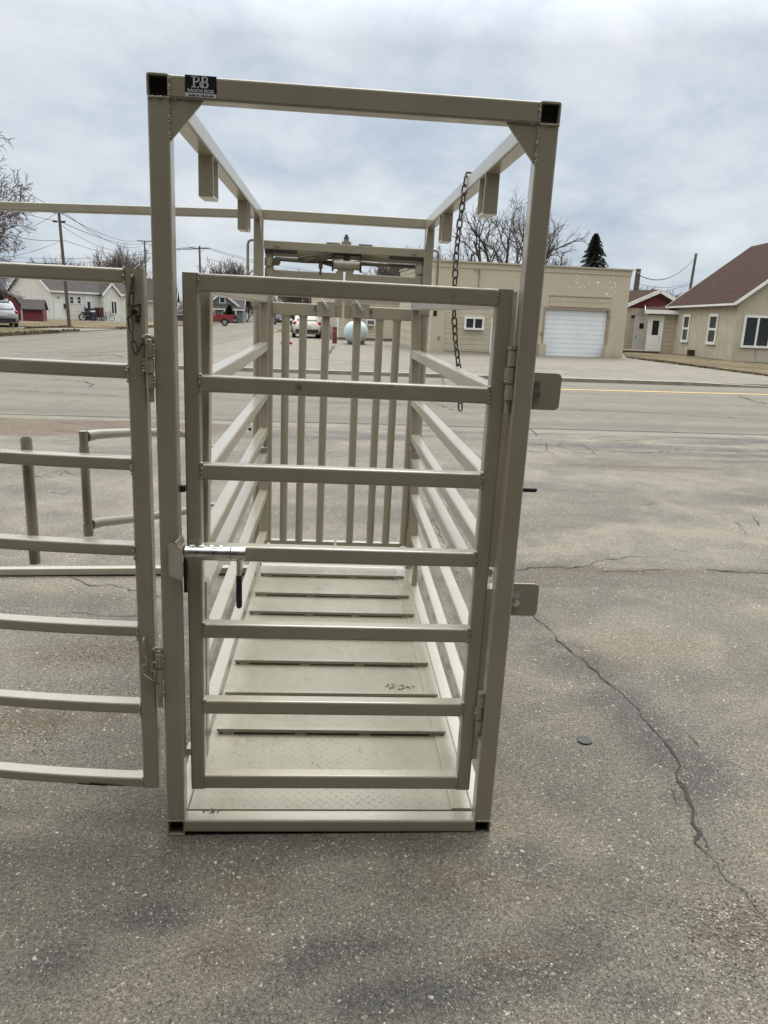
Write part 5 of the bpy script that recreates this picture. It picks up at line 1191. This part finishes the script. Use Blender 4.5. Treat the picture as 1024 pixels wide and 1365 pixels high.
def suv(loc, rz, paintm, label, name='parked_suv'):
    o = empty(name, (loc[0], loc[1], 0.075), rz); tag(o, label, 'car'); hw = .93
    m = MB(); ringstack(m, [(.24, .80, -2.22, 2.2, .25), (.34, .90, -2.34, 2.32, .3), (.62, .935, -2.38, 2.36, .32), (.86, .94, -2.36, 2.30, .35), (1.00, .915, -2.30, 2.15, .38), (1.06, .88, -2.26, 1.95, .4), (1.09, .84, -2.24, .85, .3)]); 
    ringstack(m, [(1.06, .835, -2.235, .95, .26), (1.30, .775, -2.10, .52, .26), (1.52, .70, -1.92, .14, .25), (1.64, .64, -1.75, -.10, .25), (1.69, .50, -1.45, -.4, .25)])
    bd = m.build('body', paintm, o)
    m = MB(); e = .012                                         # glass: rear screen and side windows
    def gx(z): # half width, rear of the cabin at height z
        t = [(1.06, .835, -2.235, .95), (1.30, .775, -2.10, .52), (1.52, .70, -1.92, .14), (1.64, .64, -1.75, -.10)]
        for (za, ha_, ra, fa), (zb, hb_, rb, fb) in zip(t, t[1:]):
            if za <= z <= zb: k = (z-za)/(zb-za); return ha_+(hb_-ha_)*k, ra+(rb-ra)*k, fa+(fb-fa)*k
    (h0, r0, f0), (h1, r1, f1) = gx(1.12), gx(1.55)
    m.prism([(-h0+.16, r0-e, 1.12), (h0-.16, r0-e, 1.12), (h1-.14, r1-e, 1.55), (-h1+.14, r1-e, 1.55)], (0, .03, .0)); m.build('rear_window', GLASS, o)
    for s in (-1, 1):
        m = MB(); P = [(s*(h0+e), r0+.42, 1.13), (s*(h0+e), f0-.42, 1.13), (s*(h1+e), f1-.32, 1.53), (s*(h1+e), r1+.40, 1.53)]; m.prism(P, (-s*.03, 0, 0), flip=(s < 0)); m.build('side_window', GLASS, o)
        m = MB(); m.ball((s*.80, -2.24, .96), .2, (.75, .35, .55), 12, 6); m.build('tail_light', LENS, o)
        m = MB(); m.ball((s*1.0, .75, 1.12), .1, (1, .7, .8)); m.build('mirror', paintm, o)
        m = MB(); m.path([(s*.66, -1.7, 1.70), (s*.66, -.2, 1.70)], .02, 6); m.build('roof_rail', BLACK, o)
    m = MB(); m.prism([(-h0+.1, f0+e, 1.12), (h0-.1, f0+e, 1.12), (h1-.1, f1+e, 1.55), (-h1+.1, f1+e, 1.55)], (0, -.03, 0), flip=True); m.build('windscreen', GLASS, o)
    m = MB(); m.box((-.74, -2.42, .36), (.74, -2.30, .56)); m.build('bumper', BLACK, o)
    MB().box((-.27, -2.40, .74), (.27, -2.375, .88)).build('number_plate', WHITE, o)
    for x_ in (-.55, .55): MB().cyl((x_, -2.40, .30), (x_, -2.1, .30), .04).build('exhaust', GREYM, o)
    MB().box((-.5, -1.86, 1.60), (.5, -1.76, 1.66)).build('spoiler', paintm, o)
    wheels(o, hw, (-1.42, 1.40)); return o
def pickup(loc, rz, paintm, label, name='pickup_truck'):
    o = empty(name, (loc[0], loc[1], .02), rz); tag(o, label, 'pickup'); hw = .97
    m = MB(); ringstack(m, [(.42, .86, -2.7, 2.6, .15), (.55, .95, -2.78, 2.72, .2), (.85, .97, -2.80, 2.74, .2), (1.10, .96, -2.80, 2.66, .2)])
    ringstack(m, [(1.10, .95, .75, 2.62, .25), (1.22, .90, .75, 2.45, .3)])
    bd = m.build('body', paintm, o)
    m = MB(); ringstack(m, [(1.10, .94, -.75, 1.35, .14), (1.32, .90, -.72, 1.1, .16), (1.72, .80, -.62, .55, .18), (1.86, .72, -.5, .3, .2)]); cab = m.build('cab', paintm, o)
    for s in (-1, 1):
        m = MB(); m.box((min(s*.95, s*.90), -2.78, 1.10), (max(s*.95, s*.90), -.78, 1.30)); m.build('bed_side', paintm, o)
        for ya, yb, yc, yd in ((-.56, .18, .12, -.50), (.26, .92, .52, .20)):
            m = MB(); m.prism([(s*.925, ya, 1.28), (s*.925, yb, 1.28), (s*.83, yc, 1.70), (s*.83, yd, 1.70)], (-s*.03, 0, 0), flip=(s < 0)); m.build('side_window', GLASS, cab)
        MB().box((min(s*.72, s*.94), -2.83, .90), (max(s*.72, s*.94), -2.79, 1.22)).build('tail_light', LENS, o); MB().box((min(s*.6, s*.92), 2.70, .9), (max(s*.6, s*.92), 2.755, 1.08)).build('headlight', CLEARL, o)
    m = MB(); m.prism([(-.75, -.735, 1.3), (.75, -.735, 1.3), (.68, -.65, 1.7), (-.68, -.65, 1.7)], (0, .03, 0)); m.build('rear_window', GLASS, cab)
    m = MB(); m.prism([(-.82, 1.20, 1.3), (.82, 1.20, 1.3), (.72, .62, 1.72), (-.72, .62, 1.72)], (0, -.02, .0), flip=True); m.build('windscreen', GLASS, cab)
    m = MB(); m.box((-.90, -2.82, 1.10), (.90, -2.76, 1.30)); m.build('tailgate', paintm, o); m = MB(); m.box((-.95, -2.98, .55), (.95, -2.80, .72)); m.box((-.95, 2.73, .52), (.95, 2.86, .72)); m.build('bumper', GREYM, o)
    m = MB(); m.box((-.7, 2.73, .78), (.7, 2.76, 1.05)); m.build('grille', BLACK, o)
    wheels(o, hw, (-1.75, 1.78), .40); return o
p = gp(406, 452.2); suv((p.x, p.y+2.3), rad(4), carpaint('white_car_paint', (.62, .60, .54)), 'white car with red tail lamps parked nose away across the road')
p = gp(4, 437.5); suv((p.x-.95, p.y+1.9), rad(28), carpaint('silver_car_paint', (.36, .38, .40), .3), 'silver car at the left edge beside the red shed')
p = gp(281, 434.0); pickup((p.x-.2, p.y+.6), rad(96), carpaint('red_truck_paint', (.235, .025, .035)), 'red pickup parked on the grass in front of the dark house')
p = gp(455, 447.5); pickup((p.x-.5, p.y+2.4), rad(172), carpaint('white_truck_paint', (.62, .62, .61)), 'white pickup facing the road between the white car and the cream building')
p = gp(431, 449.5); suv((p.x+.3, p.y+4.2), rad(2), carpaint('dark_red_car_paint', (.18, .02, .025)), 'dark red car half hidden behind the white car')
p = gp(372, 433.5); suv((p.x, p.y+2), rad(10), carpaint('dark_blue_car_paint', (.03, .045, .07)), 'dark blue car far down the side street')
p = gp(240, 431.5); suv((p.x, p.y+2), rad(80), carpaint('black_car_paint', (.02, .025, .03)), 'black car glimpsed between the frame post and the gate stile')

# ------------------------------------------------------------------ poles and wires
def pole(px, pyb, Yd, pytop, label, arm=None, lean=0, r=.15, ins=True, armz=.35, name='utility_pole'):
    b = at(px, pyb, Yd); zt = at(px, pytop, Yd).z; o = empty(name, (b.x, Yd, 0)); tag(o, label, 'utility pole')
    m = MB(); m.cyl((0, 0, -.1), (lean, 0, zt), r, r*.68, n=12); m.build('pole', WOOD, o)
    if arm:
        m = MB(); m.box((lean-arm, -.16, zt-armz-.07), (lean+arm, -.04, zt-armz+.07)); m.bar((lean-arm*.5, -.10, zt-armz), (lean, -.10, zt-armz-.7), .04, .04); m.bar((lean+arm*.5, -.10, zt-armz), (lean, -.10, zt-armz-.7), .04, .04); ca2 = m.build('cross_arm', WOOD, o)
        m = MB()
        for q in (-.95, -.6, .6, .95): m.cyl((lean+arm*q, -.10, zt-armz+.07), (lean+arm*q, -.10, zt-armz+.22), .05, .035, n=8)
        m.build('insulator', GREYM, ca2)
    elif ins:
        for dz in (-.35, -.95):
            for s in (-1, 1): MB().cyl((lean*.95+s*.14, -.05, zt+dz), (lean*.95+s*.42, -.05, zt+dz+.03), .07, n=8).build('insulator', BLACK, o)
        MB().bar((lean-.45, 0, zt+.02), (lean, 0, zt-.3), .05, .05).build('bracket', WOOD, o)
    return o, V((b.x+lean, Yd, zt))
P1, T1 = pole(93.0, 438, 55, 277, 'bare utility pole with side insulators in front of the white house', lean=-.22, r=.135)
P2, T2 = pole(268.5, 430, 120, 328, 'utility pole with one cross arm above the red pickup', arm=1.55, r=.20)
P3, T3 = pole(197, 428, 150, 321, 'far utility pole whose cross arm shows beside the left frame post', arm=1.3, r=.2, armz=.1)
P4, T4 = pole(66, 428, 165, 350, 'distant utility pole with a wide cross arm behind the white house', arm=2.6, r=.18, armz=.2)
P5, T5 = pole(910, 440, 62, 337, 'utility pole standing behind the stucco house roof', ins=False, lean=.30, r=.15)
P6, T6 = pole(841, 440, 49, 358, 'short thick dark pole at the corner of the block building', ins=False, lean=.05, r=.24)
MB().cyl((.0, 0, T6.z-.3), (.0, -.28, T6.z-.3), .06).build('insulator', GREYM, P6)
def wire(a, b, sag, r, label):
    a = V(a); b = V(b); pts = []
    for i in range(25): t = i/24; p = a.lerp(b, t); p.z -= sag*4*t*(1-t); pts.append(p)
    o = MB().path(pts, r, 4).build('power_line', simple('wire', (.05, .05, .055), .7) if 'wire' not in bpy.data.materials else bpy.data.materials['wire']); tag(o, label, 'power line', 'overhead lines')
    return o
WL = 'thin overhead line strung between the utility poles'
A1 = V((T1.x, 55, T1.z-.3)); A1b = V((T1.x, 55, T1.z-.9))
wire(A1, at(-30, 330, 70), .3, .016, WL); wire(A1b, at(-20, 262, 40), .2, .016, WL); wire(at(12, 236, 45), T1+V((.1, 0, .02)), .3, .015, WL); wire(at(10, 250, 45), A1+V((.3, 0, .0)), .3, .015, WL)
wire(A1, T3+V((-1, 0, 0)), .8, .024, WL); wire(A1b, T3+V((1, 0, 0)), 1.0, .024, WL); wire(A1+V((.2, 0, .1)), T3+V((0, 0, -.6)), 1.4, .024, WL); wire(A1b+V((0, 0, -.2)), at(150, 333, 90), .3, .018, WL)
A1c = V((T1.x+.2, 55, at(88, 320, 55).z)); wire(A1c, at(180, 342, 100), .3, .018, WL); wire(A1c, at(-20, 303, 48), .3, .018, WL); wire(A1c, at(-10, 346, 62), .2, .015, WL)
wire(at(0, 341, 160), T2+V((-1, 0, -.3)), 1.0, .03, WL); wire(at(0, 347, 165), T3+V((0, 0, -3)), .8, .03, WL)
for dx in (-1.4, -.7, .8, 1.4): wire(T2+V((dx, -.1, -.1)), T3+V((dx*.8, 0, .1)), .9, .026, WL)
wire(T2+V((1.4, 0, -.2)), at(470, 365, 150), .9, .03, WL); wire(T2+V((.8, 0, -.2)), at(480, 372, 150), 1.0, .03, WL); wire(T2+V((1.4, 0, -1.8)), at(470, 376, 150), 1.0, .03, WL)
wire(T5+V((0, 0, -.3)), T6+V((.0, -.2, -.4)), .9, .030, WL); wire(T5+V((0, 0, -2.2)), T6+V((0, 0, -.9)), .4, .014, WL); wire(T5+V((0, 0, -2.4)), at(835, 390, 90), .4, .02, WL); wire(T5+V((0, 0, -2.9)), at(838, 398, 80), .5, .022, WL); wire(T5+V((0, 0, -2.8)), at(990, 407, 58), .2, .016, WL)

# ------------------------------------------------------------------ trees
def bare_tree(name, base, H_, label, seed, stems=((0, .0),), spread=.55, levels=5, droop=0.0, twig=None, bark=None, r0=None, kids_=(5, 4, 4, 4, 3), first=.3, upb=.06, tw_r=.009, group=None, lenf=(.80, .66, .60, .56, .5), trunkf=.42, cat='tree', curve=.12):
    r = random.Random(seed); r0 = r0 or H_*.020
    trunk = MB(); crown = MB()
    def branch(p, d, Ln, rad0, lev):
        n = 6 if lev < 2 else (5 if lev < 4 else 3); pts = [p.copy()]; rr = [rad0]; q = p.copy(); dd = d.copy()
        bend = V((r.gauss(0, 1), r.gauss(0, 1), r.gauss(0, .6)))*curve*.35
        for i in range(n):
            j = V((r.gauss(0, 1), r.gauss(0, 1), r.gauss(0, 1)))*(.07 if lev == 0 else curve)
            g = V((0, 0, upb)) - V((0, 0, droop*max(0, lev-1)*.22))
            dd = (dd+j+bend+g).normalized(); q = q+dd*(Ln/n); pts.append(q.copy()); rr.append(max(tw_r, rad0*(1-.55*(i+1)/n)))
        if lev >= levels: rr[-1] = tw_r*.5
        sides = 9 if lev == 0 else (6 if lev == 1 else (4 if lev == 2 else 3))
        (trunk if lev < 2 else crown).path(pts, rr, sides, caps=False)
        if lev >= levels: return
        k = kids_[lev]; az0 = r.uniform(0, 2*PI)
        for c in range(k):
            t = (first if lev == 0 else .18)+(1-(first if lev == 0 else .18))*(c+r.uniform(.25, 1.0))/k
            t = min(t, .999); f = t*n; i = int(f); pp = pts[i].lerp(pts[i+1], f-i); rad1 = rr[i]*r.uniform(.48, .70)
            ax = (pts[i+1]-pts[i]).normalized(); per = Quaternion(ax, az0+c*2.4+r.uniform(-.5, .5)) @ ax.orthogonal().normalized()
            ang = spread*r.uniform(.75, 1.35) if lev < 2 else r.uniform(.35, .85)
            nd = (ax*math.cos(ang)+per*math.sin(ang)).normalized()
            branch(pp, nd, Ln*lenf[lev]*r.uniform(.7, 1.2)*(1.25-.45*t), max(rad1, tw_r), lev+1)
    for (lean, az) in stems:
        d = V((math.sin(lean)*math.cos(az), math.sin(lean)*math.sin(az), math.cos(lean)))
        branch(V((0, 0, -.1)), d, H_*trunkf, r0*(1 if len(stems) == 1 else .75), 0)
    o = empty(name, (base[0], base[1], 0)); tag(o, label, cat, group)
    trunk.build('trunk', bark or BARK, o)
    crown.build('crown', twig or TWIG, o)
    return o
def scaleto(o, H_):                                          # grow the finished tree to its real height
    zs = max((v.co.z for c in o.children for v in c.data.vertices)); k = H_/zs; o.scale = (k, k, k)
def hgt_at(px, py, Yd): return at(px, py, Yd).z
b = at(674, 430, 50); o = bare_tree('bare_tree', (b.x, 50), 11, 'large spreading bare tree rising behind the block building roof', 19, stems=((.40, PI), (.10, 1.4), (.60, .05)), spread=.62, levels=4, trunkf=.48, kids_=(4, 5, 5, 6), first=.42, upb=.035, tw_r=.012, twig=BARK, r0=.46, curve=.16, lenf=(.88, .66, .58, .52)); scaleto(o, hgt_at(690, 244, 50)); o.scale = (o.scale[0]*.84, o.scale[1]*.8, o.scale[2])
b = at(-62, 440, 47); o = bare_tree('bare_tree', (b.x, 47), 12, 'tall bare tree with reddish drooping twigs at the left edge', 5, stems=((.08, 0), (.40, .1), (.5, -.4)), spread=.62, levels=5, droop=.12, kids_=(6, 5, 5, 4, 4), first=.25, twig=WILL, tw_r=.014); scaleto(o, hgt_at(-20, 128, 47)); o.scale = (o.scale[0]*.66, o.scale[1]*.8, o.scale[2])
b = at(-34, 440, 58); o = bare_tree('weeping_tree', (b.x, 58), 9, 'dense reddish weeping tree low at the left edge', 6, stems=((.12, .2), (.45, 2.8), (.4, .1)), spread=.7, levels=5, droop=.45, trunkf=.55, kids_=(6, 5, 6, 5, 4), first=.55, twig=WILL, tw_r=.013, upb=.10); scaleto(o, hgt_at(10, 282, 58)); o.scale = (o.scale[0]*.74, o.scale[1]*.8, o.scale[2])
b = at(165, 430, 108); o = bare_tree('bare_tree', (b.x, 108), 11, 'bushy bare tree behind the white house, left of the frame post', 11, stems=((.25, PI), (.05, 1), (.28, 0), (.48, .3), (.46, 2.9)), spread=.42, levels=4, kids_=(6, 5, 5, 4), first=.25, tw_r=.018, upb=.10); scaleto(o, hgt_at(165, 319, 108))
for px, top, Yd, sd, H_, lab in ((84, 338, 175, 21, 11, 'faint far bare tree beside the leaning pole'), (200, 360, 130, 22, 9, 'bare tree showing between the stile and the frame post'), (302, 340, 165, 23, 12, 'pale far bare tree right of the cross arm pole'), (388, 355, 120, 24, 9, 'small far bare tree under the head gate header'), (530, 333, 105, 25, 9.5, 'bushy reddish bare tree behind the cream building'), (557, 326, 112, 29, 9, 'bare tree seen at the right end of the head gate header'), (508, 348, 140, 26, 10, 'thin bare tree seen through the head gate linkage'), (395, 366, 90, 30, 6.5, 'dense bare thicket tree behind the white car'), (348, 392, 150, 27, 7, 'low bare tree behind the long grey building'), (425, 372, 120, 31, 8, 'bare tree over the white pickup'),
                                (862, 378, 82, 28, 7, 'bare scrubby tree behind the annexe roof'), (894, 386, 95, 32, 6, 'thin bare tree beyond the utility pole'), (330, 388, 140, 33, 7, 'grey bare tree above the long grey roof')):
    b = at(px, 430, Yd); o = bare_tree('bare_tree', (b.x, Yd), H_, lab, sd, stems=((.2, PI), (.1, 1), (.25, 0)), spread=.5, levels=4, kids_=(6, 5, 5, 4), first=.2, tw_r=.014+.00008*Yd, upb=.08); scaleto(o, hgt_at(px, top, Yd))
# distant line of winter trees, one mass
m = MB(); r_ = random.Random(77)
for i in range(5200):
    x = r_.uniform(-230, 320); y = r_.uniform(230, 300); h = r_.uniform(2, 7.5)*(.65+.5*vnoise(np.array([x*.03]), np.array([1.0]), 9)[0]); a = r_.uniform(-.5, .5)
    m.add([(x-.12, y, 0), (x+.12, y, 0), (x+math.sin(a)*h*.5, y, h)], [(0, 1, 2)])
    for k in range(3): t = r_.uniform(.3, .8); xx_ = x+math.sin(a)*h*.5*t; q = r_.uniform(-1.6, 1.6); m.add([(xx_, y, h*t), (xx_+.05, y, h*t+.12), (xx_+q, y+r_.uniform(-1, 1), h*t+r_.uniform(.4, 1.8))], [(0, 1, 2)])
o = m.build('far_treeline', TWIG); o['kind'] = 'stuff'; o['label'] = 'distant line of bare trees along the horizon'
# spruce
def spruce(px, top, Yd, label, seed, wid, skip=0.0):
    r = random.Random(seed); b = at(px, 430, Yd); Hs = at(px, top, Yd).z; o = empty('spruce_tree', (b.x, Yd, 0)); tag(o, label, 'spruce tree')
    MB().cyl((0, 0, -.1), (0, 0, Hs*.96), .16, .02, n=8).build('trunk', BARK, o); m = MB()
    n = 420
    for i in range(n):
        t = skip+(1-skip)*(i/n)**.9; z = Hs*(.06+.94*t); Lr = wid*(1-t)**.85*r.uniform(.55, 1.15)+.10; az = i*2.399+r.uniform(-.3, .3); dr = -.30*Lr
        tip = V((math.cos(az)*Lr, math.sin(az)*Lr, z+dr*r.uniform(.5, 1.2)+.10)); st_ = V((0, 0, z))
        for j in range(10):
            s = (j+r.random())/10; p = st_.lerp(tip, s); p.z += .12*math.sin(s*PI); w = .10+.22*(1-s)*min(1, Lr/1.2); a2 = az+PI/2
            for sg in (-1, 1):
                e = p+V((math.cos(a2)*sg*w+math.cos(az)*w*.8, math.sin(a2)*sg*w+math.sin(az)*w*.8, -.10*r.uniform(.3, 1.8)))
                k = V((math.cos(az)*.05, math.sin(az)*.05, .035)); m.add([p-k, p+k, e], [(0, 1, 2)])
    m.build('crown', NEED, o); return o
spruce(783, 313, 56, 'dark pointed spruce tree peeking over the block building roof', 3, 3.1)
spruce(-6, 376, 62, 'dark evergreen bough beside the silver car', 4, 1.5, .25)
spruce(306, 407, 118, 'small round dark evergreen between the dark house and the long building', 9, 1.5)
